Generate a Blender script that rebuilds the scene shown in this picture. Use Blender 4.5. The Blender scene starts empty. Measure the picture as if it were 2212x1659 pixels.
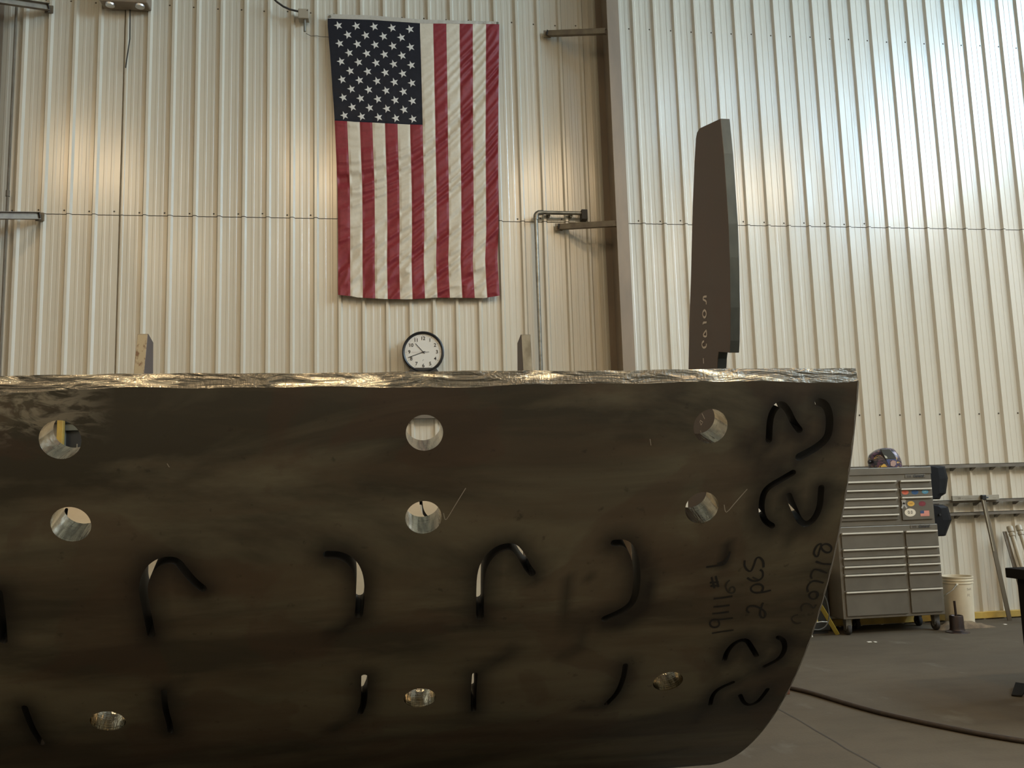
import bpy, bmesh, math, random
from mathutils import Vector, Matrix, noise
from mathutils.geometry import delaunay_2d_cdt
random.seed(7)
S = bpy.context.scene
COL = S.collection
R_ = math.radians

# ------------------------------------------------------------------ camera
FPX = 1871.2                       # focal length in pixels of the 2212 x 1659 frame
EYE = 1.5075
ya, pi_, ro = R_(8.3182), R_(7.3064), R_(-1.6823)
FW = Vector((math.sin(ya)*math.cos(pi_), math.cos(ya)*math.cos(pi_), math.sin(pi_)))
RT0 = Vector((math.cos(ya), -math.sin(ya), 0)); UP0 = RT0.cross(FW)
RT = math.cos(ro)*RT0 + math.sin(ro)*UP0
UP = -math.sin(ro)*RT0 + math.cos(ro)*UP0
cd = bpy.data.cameras.new('camera'); cam = bpy.data.objects.new('camera', cd); COL.objects.link(cam)
m = Matrix.Identity(4)
for i in range(3):
    m[i][0] = RT[i]; m[i][1] = UP[i]; m[i][2] = -FW[i]
m[2][3] = EYE
cam.matrix_world = m
cd.sensor_fit = 'HORIZONTAL'; cd.sensor_width = 36; cd.lens = 36*FPX/2212; cd.clip_start = .05; cd.clip_end = 100
S.camera = cam

def ray(x, y):                     # direction of a measured pixel, scaled to unit depth across the hall
    d = FW*FPX + RT*(x-1106) - UP*(y-829.5)
    return d/d.y
def at(x, y, Y):                   # point at depth Y
    d = ray(x, y)*Y
    return Vector((d.x, d.y, d.z+EYE))
def atx(x, y, X):                  # point on the plane X = const
    d = ray(x, y); d = d*(X/d.x)
    return Vector((d.x, d.y, d.z+EYE))
def onfloor(x, y, z=0.):
    d = ray(x, y); d = d*((z-EYE)/d.z)
    return Vector((d.x, d.y, d.z+EYE))

# ------------------------------------------------------------------ world, exposure, lights
S.view_settings.view_transform = 'Standard'; S.view_settings.look = 'None'
S.view_settings.gamma = 1; S.view_settings.use_curve_mapping = False
S.view_settings.exposure = 0.0
S.render.film_transparent = False
w = bpy.data.worlds.new('world'); S.world = w; w.use_nodes = True
w.node_tree.nodes['Background'].inputs[0].default_value = (.05, .05, .055, 1)
w.node_tree.nodes['Background'].inputs[1].default_value = .3

WARM = (1.0, .72, .42)
COOL = (.53, .78, 1.0)
LAMPS = [(-5.6, .9), (-1.1, .7), (3.5, .5), (8.2, .6), (-5.6, -5.2), (-1.1, -5.2), (3.5, -5.2), (8.2, -5.2), (12.4, .6)]  # the last lamp is added to brighten the lower right wall
LAMP_Z = 8.1
LAMP_W = 165
SKY_E = 28.
FLANK_FILL_E = 12.
ROOF_FILL_E = 6.5

# ------------------------------------------------------------------ helpers
def tag(o, label=None, cat=None, group=None, kind=None):
    if label: o['label'] = label
    if cat: o['category'] = cat
    if group: o['group'] = group
    if kind: o['kind'] = kind
    return o

class MB:
    def __init__(s): s.v = []; s.f = []; s.m = []
    def add(s, vs, fs, mi=0):
        n = len(s.v); s.v += [tuple(v) for v in vs]
        s.f += [tuple(i+n for i in f) for f in fs]; s.m += [mi]*len(fs)
        return s
    def box(s, c0, c1, mi=0):
        x0, y0, z0 = [min(a, b) for a, b in zip(c0, c1)]; x1, y1, z1 = [max(a, b) for a, b in zip(c0, c1)]
        return s.add([(x0,y0,z0),(x1,y0,z0),(x1,y1,z0),(x0,y1,z0),(x0,y0,z1),(x1,y0,z1),(x1,y1,z1),(x0,y1,z1)],
              [(0,3,2,1),(4,5,6,7),(0,1,5,4),(1,2,6,5),(2,3,7,6),(3,0,4,7)], mi)
    def bar(s, a, b, w, h, up=(0,0,1), mi=0):      # rectangular bar between two points
        a = Vector(a); b = Vector(b); d = (b-a).normalized(); u = Vector(up)
        if abs(d.dot(u)) > .98: u = Vector((0,1,0))
        r = d.cross(u).normalized(); u = r.cross(d)
        vs = [p+r*sx*w/2+u*sz*h/2 for p in (a, b) for sx, sz in ((-1,-1),(1,-1),(1,1),(-1,1))]
        return s.add(vs, [(0,1,2,3),(7,6,5,4),(0,4,5,1),(1,5,6,2),(2,6,7,3),(3,7,4,0)], mi)
    def tube(s, pts, r, n=10, mi=0, caps=True):
        pts = [Vector(p) for p in pts]; k = len(pts); rs = r if isinstance(r, (list, tuple)) else [r]*k
        t0 = (pts[1]-pts[0]).normalized(); ref = Vector((0,0,1)) if abs(t0.z) < .9 else Vector((1,0,0))
        vs = []
        for i, p in enumerate(pts):
            t = (pts[min(i+1, k-1)]-pts[max(i-1, 0)]).normalized()
            a = t.cross(ref).normalized(); b = t.cross(a).normalized(); ref = -b
            for j in range(n):
                q = 2*math.pi*j/n; vs.append(p+(a*math.cos(q)+b*math.sin(q))*rs[i])
        fs = [(i*n+j, i*n+(j+1) % n, (i+1)*n+(j+1) % n, (i+1)*n+j) for i in range(k-1) for j in range(n)]
        if caps: fs += [tuple(range(n))[::-1], tuple((k-1)*n+j for j in range(n))]
        return s.add(vs, fs, mi)
    def lathe(s, c, prof, n=32, axis='z', mi=0):   # prof: (radius, height) pairs
        c = Vector(c); vs = []
        for r, h in prof:
            for j in range(n):
                q = 2*math.pi*j/n; a, b = r*math.cos(q), r*math.sin(q)
                vs.append(c+Vector({'z': (a, b, h), 'y': (a, h, b), 'x': (h, a, b)}[axis]))
        k = len(prof)
        fs = [(i*n+j, i*n+(j+1) % n, (i+1)*n+(j+1) % n, (i+1)*n+j) for i in range(k-1) for j in range(n)]
        if prof[0][0] > 1e-6: fs.append(tuple(range(n))[::-1])
        if prof[-1][0] > 1e-6: fs.append(tuple((k-1)*n+j for j in range(n)))
        return s.add(vs, fs, mi)
    def prism(s, poly, d, mi=0):                   # planar polygon pushed along the vector d
        n = len(poly); vs = [Vector(p) for p in poly]+[Vector(p)+Vector(d) for p in poly]
        return s.add(vs, [tuple(range(n))[::-1], tuple(range(n, 2*n))]+[(i, (i+1) % n, n+(i+1) % n, n+i) for i in range(n)], mi)
    def mesh(s, name, mats, smooth=None, bevel=0, segs=2):
        me = bpy.data.meshes.new(name); me.from_pydata(s.v, [], s.f)
        for mt in (mats if isinstance(mats, (list, tuple)) else [mats]): me.materials.append(mt)
        me.polygons.foreach_set('material_index', s.m); me.update()
        bm = bmesh.new(); bm.from_mesh(me)
        bmesh.ops.remove_doubles(bm, verts=bm.verts, dist=1e-6)
        bmesh.ops.recalc_face_normals(bm, faces=bm.faces)
        if bevel:
            es = [e for e in bm.edges if len(e.link_faces) == 2 and e.calc_face_angle(0) > R_(30)]
            bmesh.ops.bevel(bm, geom=es, offset=bevel, segments=segs, profile=.5, affect='EDGES', clamp_overlap=True)
        if smooth is not None:
            for f in bm.faces: f.smooth = True
            for e in bm.edges:
                if len(e.link_faces) != 2 or e.calc_face_angle(0) > R_(smooth): e.smooth = False
        bm.to_mesh(me); bm.free()
        return me
    def build(s, name, mats, parent=None, smooth=None, bevel=0, segs=2, **kw):
        o = bpy.data.objects.new(name, s.mesh(name, mats, smooth, bevel, segs)); COL.objects.link(o)
        if parent: o.parent = parent; o.matrix_parent_inverse = Matrix.Translation(-parent.location)
        return tag(o, **kw)

def empty(name, loc, **kw):
    o = bpy.data.objects.new(name, None); o.location = loc; o.empty_display_size = .1; COL.objects.link(o)
    return tag(o, **kw)

def text_into(mb, txt, size, M, mi=0, bold=0., shear=0., extrude=.0006, spacing=1.):
    cu = bpy.data.curves.new('t', 'FONT'); cu.body = txt; cu.size = size; cu.align_x = 'CENTER'; cu.align_y = 'CENTER'
    cu.extrude = extrude; cu.offset = bold; cu.shear = shear; cu.resolution_u = 3; cu.space_character = spacing
    o = bpy.data.objects.new('t', cu); COL.objects.link(o)
    bpy.context.view_layer.update()
    dg = bpy.context.evaluated_depsgraph_get(); me = bpy.data.meshes.new_from_object(o.evaluated_get(dg))
    mb.add([M @ v.co for v in me.vertices], [tuple(p.vertices) for p in me.polygons], mi)
    bpy.data.objects.remove(o); bpy.data.curves.remove(cu); bpy.data.meshes.remove(me)
FACING = Matrix(((1,0,0,0),(0,0,-1,0),(0,1,0,0),(0,0,0,1)))     # text plane turned towards -Y
def placed(p): return Matrix.Translation(p) @ FACING

def smooth_line(pts, n=2):
    for _ in range(n):
        q = [pts[0]]
        for a, b in zip(pts, pts[1:]):
            q += [tuple(a[i]*.75+b[i]*.25 for i in range(len(a))), tuple(a[i]*.25+b[i]*.75 for i in range(len(a)))]
        pts = q+[pts[-1]]
    return pts

# ------------------------------------------------------------------ materials
def mat(name, col, rough=.5, metal=0., spec=.5, coat=0., **k):
    mt = bpy.data.materials.new(name); mt.use_nodes = True
    nt = mt.node_tree; b = nt.nodes['Principled BSDF']
    b.inputs['Base Color'].default_value = (*col, 1); b.inputs['Roughness'].default_value = rough
    b.inputs['Metallic'].default_value = metal; b.inputs['Specular IOR Level'].default_value = spec
    b.inputs['Coat Weight'].default_value = coat
    return mt
def N(nt, typ, **k):
    n = nt.nodes.new(typ)
    for a, v in k.items():
        if a.startswith('i_'): n.inputs[a[2:].replace('_', ' ')].default_value = v
        else: setattr(n, a, v)
    return n
def coords(nt, scale=(1,1,1), space='Object'):
    tc = N(nt, 'ShaderNodeTexCoord'); mp = N(nt, 'ShaderNodeMapping'); mp.inputs['Scale'].default_value = scale
    nt.links.new(tc.outputs[space], mp.inputs['Vector']); return mp.outputs[0]
def noise_fac(nt, scale, detail=4, stretch=(1,1,1), lo=.35, hi=.65, rough=.55, dist=0.):
    n = N(nt, 'ShaderNodeTexNoise'); n.inputs['Scale'].default_value = scale; n.inputs['Detail'].default_value = detail
    n.inputs['Roughness'].default_value = rough; n.inputs['Distortion'].default_value = dist
    nt.links.new(coords(nt, stretch), n.inputs['Vector'])
    r = N(nt, 'ShaderNodeMapRange'); r.inputs['From Min'].default_value = lo; r.inputs['From Max'].default_value = hi
    nt.links.new(n.outputs['Fac'], r.inputs['Value']); return r.outputs[0]
def mix(nt, fac, a, b):
    x = N(nt, 'ShaderNodeMix', data_type='RGBA')
    for s, v in ((0, fac), (6, a), (7, b)):
        if isinstance(v, (tuple, list)): x.inputs[s].default_value = (*v, 1) if len(v) == 3 else v
        elif isinstance(v, (int, float)): x.inputs[s].default_value = v
        else: nt.links.new(v, x.inputs[s])
    return x.outputs[2]
def math_(nt, op, a, b=0., c=None):
    x = N(nt, 'ShaderNodeMath', operation=op)
    for i, v in enumerate((a, b) if c is None else (a, b, c)):
        if isinstance(v, (int, float)): x.inputs[i].default_value = v
        else: nt.links.new(v, x.inputs[i])
    return x.outputs[0]
def ranged(nt, v, a, b, c, d):
    r = N(nt, 'ShaderNodeMapRange'); nt.links.new(v, r.inputs[0])
    for i, q in enumerate((a, b, c, d)): r.inputs[1+i].default_value = q
    return r.outputs[0]
def bump(nt, h, strength=.3, dist=.01):
    b = N(nt, 'ShaderNodeBump'); b.inputs['Strength'].default_value = strength; b.inputs['Distance'].default_value = dist
    nt.links.new(h, b.inputs['Height']); nt.links.new(b.outputs[0], nt.nodes['Principled BSDF'].inputs['Normal'])
def setin(mt, name, sock): mt.node_tree.links.new(sock, mt.node_tree.nodes['Principled BSDF'].inputs[name])
def mottled(name, c1, c2, rough=.5, metal=0., scale=4., stretch=(1,1,1), lo=.35, hi=.65, bmp=0., **k):
    mt = mat(name, c1, rough, metal, **k); nt = mt.node_tree
    f = noise_fac(nt, scale, 5, stretch, lo, hi)
    setin(mt, 'Base Color', mix(nt, f, c1, c2))
    if bmp: bump(nt, f, bmp, .004)
    return mt

M = {}
# painted ribbed steel sheet
mt = M['panel'] = mat('panel_paint', (.56, .52, .43), .25, 0., 1.0); nt = mt.node_tree
f1 = noise_fac(nt, .9, 1, (1, 1, .35), .1, .9); f2 = noise_fac(nt, 6, 5, (3, 3, .25), .2, 1.1)
c = mix(nt, f1, (.575, .53, .43), (.525, .48, .385))
setin(mt, 'Base Color', c)
bump(nt, noise_fac(nt, 1.4, 1, (1.5, 1, .45), -1, 2, .4), .5, .10)
M['dark_gap'] = mat('gap_black', (.03, .027, .022), .8)
# slab floor
mt = M['floor'] = mat('concrete', (.14, .12, .09), .75, 0, .25); nt = mt.node_tree
f1 = noise_fac(nt, .8, 6, (1, 1, 1), .35, .7); f2 = noise_fac(nt, 7, 6, (.5, 1, 1), .45, .75); f3 = noise_fac(nt, 60, 3, (1, 1, 1), .3, .7)
c = mix(nt, f1, (.092, .074, .050), (.068, .053, .035)); c = mix(nt, math_(nt, 'MULTIPLY', f2, .5), c, (.05, .040, .027))
c = mix(nt, math_(nt, 'MULTIPLY', noise_fac(nt, 3.2, 7, (1, .6, 1), .62, .74), .5), c, (.16, .145, .115))
c = mix(nt, math_(nt, 'MULTIPLY', f3, .25), c, (.055, .045, .03))
setin(mt, 'Base Color', c); bump(nt, f3, .15, .003)
M['ceiling'] = mat('ceiling_liner', (.32, .30, .26), .7)
M['column'] = mottled('column_primer', (.24, .185, .13), (.19, .15, .11), .38, .1, 5, (1, 1, .3))
M['brace'] = mottled('brace_primer', (.20, .165, .11), (.13, .10, .07), .45, .2, 9)
M['brace_end'] = mat('brace_dark', (.03, .025, .02), .6)
M['galv'] = mottled('galvanised', (.30, .29, .25), (.19, .18, .15), .36, .75, 14)
M['screw'] = mat('screw_head', (.10, .09, .07), .45, .6)
M['rail'] = mottled('rail_paint', (.15, .127, .092), (.10, .082, .056), .6, 0, 6)
M['yellow'] = mottled('yellow_paint', (.44, .29, .055), (.26, .17, .045), .55, 0, 7, lo=.4, hi=.75)
M['soot'] = mat('torch_cut', (.011, .010, .008), .62, .2)
M['sky'] = mat('skylight_glow', (0, 0, 0), .5)
b = M['sky'].node_tree.nodes['Principled BSDF']; b.inputs['Emission Color'].default_value = (*COOL, 1); b.inputs['Emission Strength'].default_value = SKY_E
M['flank_fill'] = mat('flank_fill_glow', (0, 0, 0), .5)
b = M['flank_fill'].node_tree.nodes['Principled BSDF']; b.inputs['Emission Color'].default_value = (.78, .89, 1, 1); b.inputs['Emission Strength'].default_value = FLANK_FILL_E
M['roof_fill'] = mat('roof_fill_glow', (0, 0, 0), .5)
b = M['roof_fill'].node_tree.nodes['Principled BSDF']; b.inputs['Emission Color'].default_value = (*COOL, 1); b.inputs['Emission Strength'].default_value = ROOF_FILL_E
M['lamp_glow'] = mat('lamp_glow', (.2, .2, .2), .5)
b = M['lamp_glow'].node_tree.nodes['Principled BSDF']; b.inputs['Emission Color'].default_value = (*WARM, 1); b.inputs['Emission Strength'].default_value = 8
M['alu'] = mat('spun_aluminium', (.6, .6, .6), .35, 1.)
M['tyre'] = mat('tyre_grey', (.035, .032, .028), .7, 0, .2)
M['black'] = mat('black_plastic', (.012, .012, .012), .4)
M['white'] = mat('dial_white', (.62, .60, .54), .5)
M['ink'] = mat('black_ink', (.02, .018, .015), .7)

# rolled plate: outside skin
mt = M['scale'] = mat('mill_scale', (.05, .04, .027), .5, .25); nt = mt.node_tree
g = N(nt, 'ShaderNodeNewGeometry')
f1 = noise_fac(nt, 1.5, 6, (.45, 1.7, 1.7), .42, .58, .6, .5)
f2 = noise_fac(nt, 3.1, 6, (.4, 2.2, 2.2), .45, .7, .6, .8)
f3 = noise_fac(nt, 2.2, 6, (.8, 1.2, 1.2), .53, .57, .5, .9)
c = mix(nt, f1, (.134, .119, .079), (.046, .040, .027))
c = mix(nt, math_(nt, 'MULTIPLY', f2, .7), c, (.095, .070, .044))
c = mix(nt, math_(nt, 'MULTIPLY', f3, .35), c, (.066, .036, .022))
f4 = noise_fac(nt, 26, 4, (1, 1, 1), .66, .74)
c = mix(nt, math_(nt, 'MULTIPLY', f4, .5), c, (.02, .016, .012))
at_ = N(nt, 'ShaderNodeAttribute', attribute_name='soot')
sm = math_(nt, 'MULTIPLY', at_.outputs['Fac'], ranged(nt, noise_fac(nt, 9, 5, (1, 1, 1), .25, .7), 0, 1, .7, 1.))
c = mix(nt, sm, c, (.007, .0065, .006))
gr = N(nt, 'ShaderNodeAttribute', attribute_name='ground')
gm = math_(nt, 'MULTIPLY', gr.outputs['Fac'], noise_fac(nt, 11, 4, (.8, 1, 2.2), .46, .60, .6, 1.5))
c = mix(nt, gm, c, (.36, .33, .26)); setin(mt, 'Base Color', c)
setin(mt, 'Metallic', ranged(nt, gm, 0, 1, .25, .9))
setin(mt, 'Roughness', ranged(nt, noise_fac(nt, 4, 4, (.5, 1.5, 1.5), .3, .7), 0, 1, .42, .58))
bump(nt, noise_fac(nt, 45, 4, (1, 1, 1), .3, .7), .08, .002)
# inside skin
M['inner'] = mottled('inner_steel', (.34, .30, .22), (.26, .22, .155), .42, .35, 3, (.4, 1, 1))
# ground band along the top edge
mt = M['ground'] = mat('ground_steel', (.55, .52, .45), .3, .75); nt = mt.node_tree
f1 = noise_fac(nt, 6, 4, (.45, 1, 2.6), .53, .58, .6, .8); f2 = noise_fac(nt, 15, 3, (.5, 1, 3.), .47, .6, .6, 1.5)
c = mix(nt, f1, (.105, .10, .085), (.62, .57, .45)); c = mix(nt, math_(nt, 'MULTIPLY', f2, .6), c, (.13, .12, .10)); setin(mt, 'Base Color', c)
setin(mt, 'Roughness', ranged(nt, f1, 0, 1, .30, .22))
bump(nt, math_(nt, 'ADD', noise_fac(nt, 5, 3, (1, 1, 5), .3, .7, .5, 1.5), math_(nt, 'MULTIPLY', noise_fac(nt, 90, 2, (1.5, .3, .5), .3, .7), .12)), .5, .012)
# turned hole bores: fine tool rings across the hole axis
mt = M['bore'] = mat('machined_bore', (.50, .465, .38), .12, 1.); nt = mt.node_tree
tc = N(nt, 'ShaderNodeTexCoord'); sp = N(nt, 'ShaderNodeSeparateXYZ'); nt.links.new(tc.outputs['Object'], sp.inputs[0])
dy_ = math_(nt, 'SUBTRACT', sp.outputs[1], 4.914); dz_ = math_(nt, 'SUBTRACT', sp.outputs[2], .975+EYE)
rr_ = math_(nt, 'SQRT', math_(nt, 'ADD', math_(nt, 'MULTIPLY', dy_, dy_), math_(nt, 'MULTIPLY', dz_, dz_)))
n1 = N(nt, 'ShaderNodeTexNoise', noise_dimensions='1D'); n1.inputs['Scale'].default_value = 170; n1.inputs['Detail'].default_value = 3
nt.links.new(rr_, n1.inputs['W'])
n3 = N(nt, 'ShaderNodeTexNoise', noise_dimensions='2D'); n3.inputs['Scale'].default_value = 1; n3.inputs['Detail'].default_value = 3
cb = N(nt, 'ShaderNodeCombineXYZ'); nt.links.new(math_(nt, 'MULTIPLY', sp.outputs[0], 75), cb.inputs[0]); nt.links.new(math_(nt, 'MULTIPLY', rr_, 9), cb.inputs[1]); nt.links.new(cb.outputs[0], n3.inputs['Vector'])
bump(nt, math_(nt, 'ADD', math_(nt, 'MULTIPLY', n1.outputs['Fac'], .3), math_(nt, 'MULTIPLY', n3.outputs['Fac'], 1.6)), .55, .004)
setin(mt, 'Base Color', mix(nt, ranged(nt, n3.outputs['Fac'], .44, .58, 0, 1), (.34, .31, .25), (.52, .475, .38)))  # streaks imitate reflections, painted into the base colour
n2 = N(nt, 'ShaderNodeTexNoise', noise_dimensions='1D'); n2.inputs['Scale'].default_value = 60; nt.links.new(rr_, n2.inputs['W'])
setin(mt, 'Roughness', ranged(nt, n2.outputs['Fac'], .3, .7, .07, .2))
M['burr'] = mat('bright_edge', (.42, .41, .38), .35, .9)
mt = M['blade'] = mat('primed_plate', (.035, .026, .021), .55, .15); nt = mt.node_tree
f1 = noise_fac(nt, 3, 5, (1, 1, .5), .35, .7); c = mix(nt, f1, (.060, .050, .045), (.072, .050, .042)); setin(mt, 'Base Color', c)
M['cut_edge'] = mottled('flame_cut_edge', (.085, .092, .08), (.035, .042, .042), .42, .5, 8, (1, 1, .4))
M['rust_edge'] = mottled('rusty_edge', (.27, .23, .15), (.11, .06, .03), .6, .2, 22, (1, 1, .6), .53, .6)
M['worn_edge'] = mottled('worn_edge', (.25, .235, .18), (.13, .115, .08), .5, .4, 14, (1, 1, .6))
M['chalk'] = mat('chalk', (.42, .38, .34), .9)
M['chalk_faint'] = mat('chalk_faint', (.30, .27, .22), .9)
M['marker'] = mat('marker', (.006, .006, .006), .6)
M['marker_faint'] = mat('marker_faint', (.018, .016, .013), .6)

# ------------------------------------------------------------------ room shell
WY, X0, X1, YF, ZC = 9.0, -9.5, 14.0, -10.0, 12.4
PITCH = .24415; CL = -3.6435; CR = 2.8415; XJ = 2.52
RH = .032
LAP = 4.4515
def rib_profile(xa, xb, phase, skip=()):
    k0 = math.floor((xa-phase)/PITCH)-1; pts = [(xa, 0)]
    k = k0
    while phase+k*PITCH < xb+PITCH:
        c = phase+k*PITCH
        if k in skip:
            seq = [(-.012, 0), (-.010, -.03), (-.002, -.03), (0, 0.0), (.014, .012), (.03, .012), (.036, 0)]
        else:
            seq = [(-.0295, 0), (-.0125, RH), (.0125, RH), (.0295, 0)]
        for mo in (.088, .158):
            seq += [(mo-.016, 0), (mo-.011, .0024), (mo+.011, .0024), (mo+.016, 0)]
        for dx, h in seq:
            if xa < c+dx < xb: pts.append((c+dx, h))
        k += 1
    pts.append((xb, 0)); return pts
def sheet(mb, prof, z0, z1, back=0.):
    n = len(prof); vs = [(x, WY-h+back, z) for z in (z0, z1) for x, h in prof]
    mb.add(vs, [(i, i+1, n+i+1, n+i) for i in range(n-1)])
wall = MB()
pl = rib_profile(X0, XJ, CL, (4,)); pr = rib_profile(XJ, X1, CR)
for p in (pl, pr):
    sheet(wall, p, 0, LAP-.004, .004); sheet(wall, p, LAP+.002, ZC)
wall.add([(X0, WY+.06, 0), (X1, WY+.06, 0), (X1, WY+.06, ZC), (X0, WY+.06, ZC)], [(0, 1, 2, 3)], 1)
wb = wall.build('wall_back', [M['panel'], M['dark_gap']], kind='structure')
# screws: one mesh, many copies, all parts of the wall
sc = MB().lathe((0,0,0), [(.0095, .004), (.0095, 0), (.006, -.004), (0.0001, -.006)], 8, 'y').mesh('screw', M['screw'])
def screw(x, z):
    o = bpy.data.objects.new('screw', sc); o.location = (x, WY-.0005, z); COL.objects.link(o); o.parent = wb
nscrew = 0
for z, xa, xb in ((6.752, -4.3, 9.2), (4.487, -4.4, 9.2)):
    for ph, a, b in ((CL, xa, XJ-.1), (CR, XJ+.3, xb)):
        k = math.ceil((a-ph)/PITCH)
        while ph+k*PITCH < b:
            x = ph+k*PITCH-.052
            if nscrew < 86 and not (-.55 < x < 1.22 and z < 5): screw(x+random.uniform(-.006, .006), z+random.uniform(-.008, .008)); nscrew += 1
            k += 1
for k in range(8, 22): 
    x = CR+k*PITCH-.052
    if 4.7 < x < 7.9: screw(x, 2.277+random.uniform(-.005, .005))
screw(at(886,915,9).x, 2.277)
fl = MB(); fl.add([(X0,YF,0),(X1,YF,0),(X1,WY+.06,0),(X0,WY+.06,0)], [(0,1,2,3)]); fl.build('floor', M['floor'], kind='structure')
MB().add([(X0,YF,ZC),(X1,YF,ZC),(X1,WY+.06,ZC),(X0,WY+.06,ZC)], [(3,2,1,0)]).build('ceiling', M['ceiling'], kind='structure')
MB().add([(X0,YF,0),(X0,WY+.06,0),(X0,WY+.06,ZC),(X0,YF,ZC)], [(0,1,2,3)]).build('wall_left', M['panel'], kind='structure')
MB().add([(X1,YF,0),(X1,WY+.06,0),(X1,WY+.06,ZC),(X1,YF,ZC)], [(3,2,1,0)]).build('wall_right', M['panel'], kind='structure')
MB().add([(X0,YF,0),(X1,YF,0),(X1,YF,ZC),(X0,YF,ZC)], [(3,2,1,0)]).build('wall_front', M['panel'], kind='structure')
# high daylight window in the right-hand wall, outside the picture
MB().box((X1-.03, -5.2, 9.1), (X1-.01, 2.6, 12.0)).build('window_1', M['sky'], kind='structure')
MB().box((7.5, -7.4, ZC-.03), (12.5, -2.2, ZC-.01)).build('roof_fill_panel', M['roof_fill'], kind='structure')  # added unseen glow panel, brings cool light to the upper right wall
MB().box((X1-.03, 3.4, 4.6), (X1-.01, 8.4, 9.0)).build('flank_fill_panel', M['flank_fill'], kind='structure')  # added unseen glow panel, lights the right flanks of the wall ribs
# yellow kerb along the wall foot, dark joint below it
MB().box((2.6, WY-.045, .012), (X1, WY, .082)).build('baseboard_back', M['yellow'], kind='structure', bevel=.004)
# saw-cut joint across the slab
a, b_ = onfloor(1700,1542), onfloor(1900,1659); d = (b_-a).normalized(); n = Vector((-d.y, d.x, 0)); a = a-d*1.2; b_ = b_+d*3
jp = [a+(b_-a)*i/40+n*random.uniform(-.006, .006) for i in range(41)]
mb = MB(); mb.add([p+n*s_*.006+Vector((0,0,.0012)) for p in jp for s_ in (-1, 1)], [(2*i, 2*i+1, 2*i+3, 2*i+2) for i in range(40)])
mb.build('trim_1', mat('joint_dirt', (.035, .028, .02), .9), kind='structure')

# ------------------------------------------------------------------ high bay lamps (above the picture)
def lamp(x, y, first=[None]):
    r = empty('high_bay_lamp', (x, y, LAMP_Z), label='round aluminium high bay lamp hanging from the ceiling above the picture', cat='lamp', group='high bay lamps')
    MB().lathe((x,y,LAMP_Z), [(.26, 0), (.24, .12), (.16, .26), (.09, .32), (.09, .5)], 24).build('reflector', M['alu'], r, smooth=40)
    MB().tube([(x,y,LAMP_Z+.5), (x,y,ZC)], .012, 6).build('hanger', M['screw'], r)
    MB().lathe((x,y,LAMP_Z-.005), [(.23, 0), (.23, .004)], 24).build('lens', M['lamp_glow'], r)
    ld = bpy.data.lights.new('lamp_light', 'AREA'); ld.shape = 'DISK'; ld.size = .5; ld.energy = LAMP_W; ld.color = WARM
    lo = bpy.data.objects.new('lamp_light', ld); COL.objects.link(lo); lo.parent = r; lo.location = (0, 0, -.02)
for x, y in LAMPS: lamp(x, y)

# ------------------------------------------------------------------ the rolled plate
CY, CZ, RO, TH = 4.914, .975+EYE, 2.4, .112
XL, XR = -2.7, 1.517
def sh(u, a, r=RO): return Vector((u, CY-r*math.cos(a), CZ-r*math.sin(a)))
def on_shell(x, y, r=RO):          # where the sight line of a measured pixel meets the outer skin -> (X, angle)
    g = ray(x, y); A = 1+g.z**2; cz = CZ-EYE; B = -2*(CY+g.z*cz); C = CY*CY+cz*cz-r*r
    disc = max(B*B-4*A*C, 0); Y = (-B-math.sqrt(disc))/(2*A)
    return (g.x*Y, math.atan2(cz-g.z*Y, CY-Y))
A0, A1 = on_shell(900, 831)[1], math.pi-R_(15.4)
ROUND = [((130,950), .0575), ((917,935), .0565), ((1535,921), .0565), ((153,1133), .0565), ((915,1118), .0565), ((1516,1097), .0565),
         ((233,1558), .0565), ((907,1508), .0565), ((1443,1472), .0565)]
SLOTS = [
 (10, [(327,1371),(316,1315),(308,1271),(316,1240),(332,1221),(354,1210),(382,1210),(400,1234),(419,1256),(438,1271)]),
 (11, [(707,1198),(735,1199),(760,1213),(773,1235),(778,1262),(778,1300),(775,1328)]),
 (10.5, [(1037,1332),(1037,1289),(1039,1235),(1054,1204),(1078,1184),(1108,1179),(1125,1198),(1139,1225),(1149,1238)]),
 (10, [(1327,1173),(1351,1172),(1366,1188),(1374,1211),(1377,1252),(1370,1299),(1347,1319),(1306,1337)]),
 (8, [(1023,1534),(1023,1494),(1026,1457)]),
 (8, [(1351,1437),(1347,1464),(1334,1497),(1310,1521)]),
 (9, [(787,1462),(787,1518),(778,1540)]),
 (8, [(354,1494),(357,1531),(366,1562),(369,1581)]),
 (8, [(53,1528),(69,1572),(91,1606)]),
 (9, [(-3,1280),(4,1325),(8,1384)]),
 (9, [(1661,950),(1663,904),(1674,880),(1689,872),(1701,884),(1713,911),(1727,929)]),
 (10.5, [(1768,868),(1783,873),(1792,895),(1792,925),(1786,948),(1762,968),(1726,987)]),
 (8.5, [(1713,1021),(1689,1035),(1659,1052),(1647,1070),(1644,1104),(1653,1127),(1668,1136)]),
 (9, [(1704,1071),(1713,1093),(1726,1124),(1740,1134),(1757,1124),(1771,1097),(1774,1054)]),
 (8, [(1565,1425),(1571,1406),(1588,1388),(1612,1381),(1622,1396),(1634,1416)]),
 (8, [(1681,1377),(1694,1384),(1696,1403),(1684,1424),(1652,1440)]),
 (7, [(1583,1474),(1553,1487),(1539,1501),(1534,1522)]),
 (7, [(1599,1502),(1606,1518),(1618,1524),(1636,1517),(1649,1502),(1658,1489)])]
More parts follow.
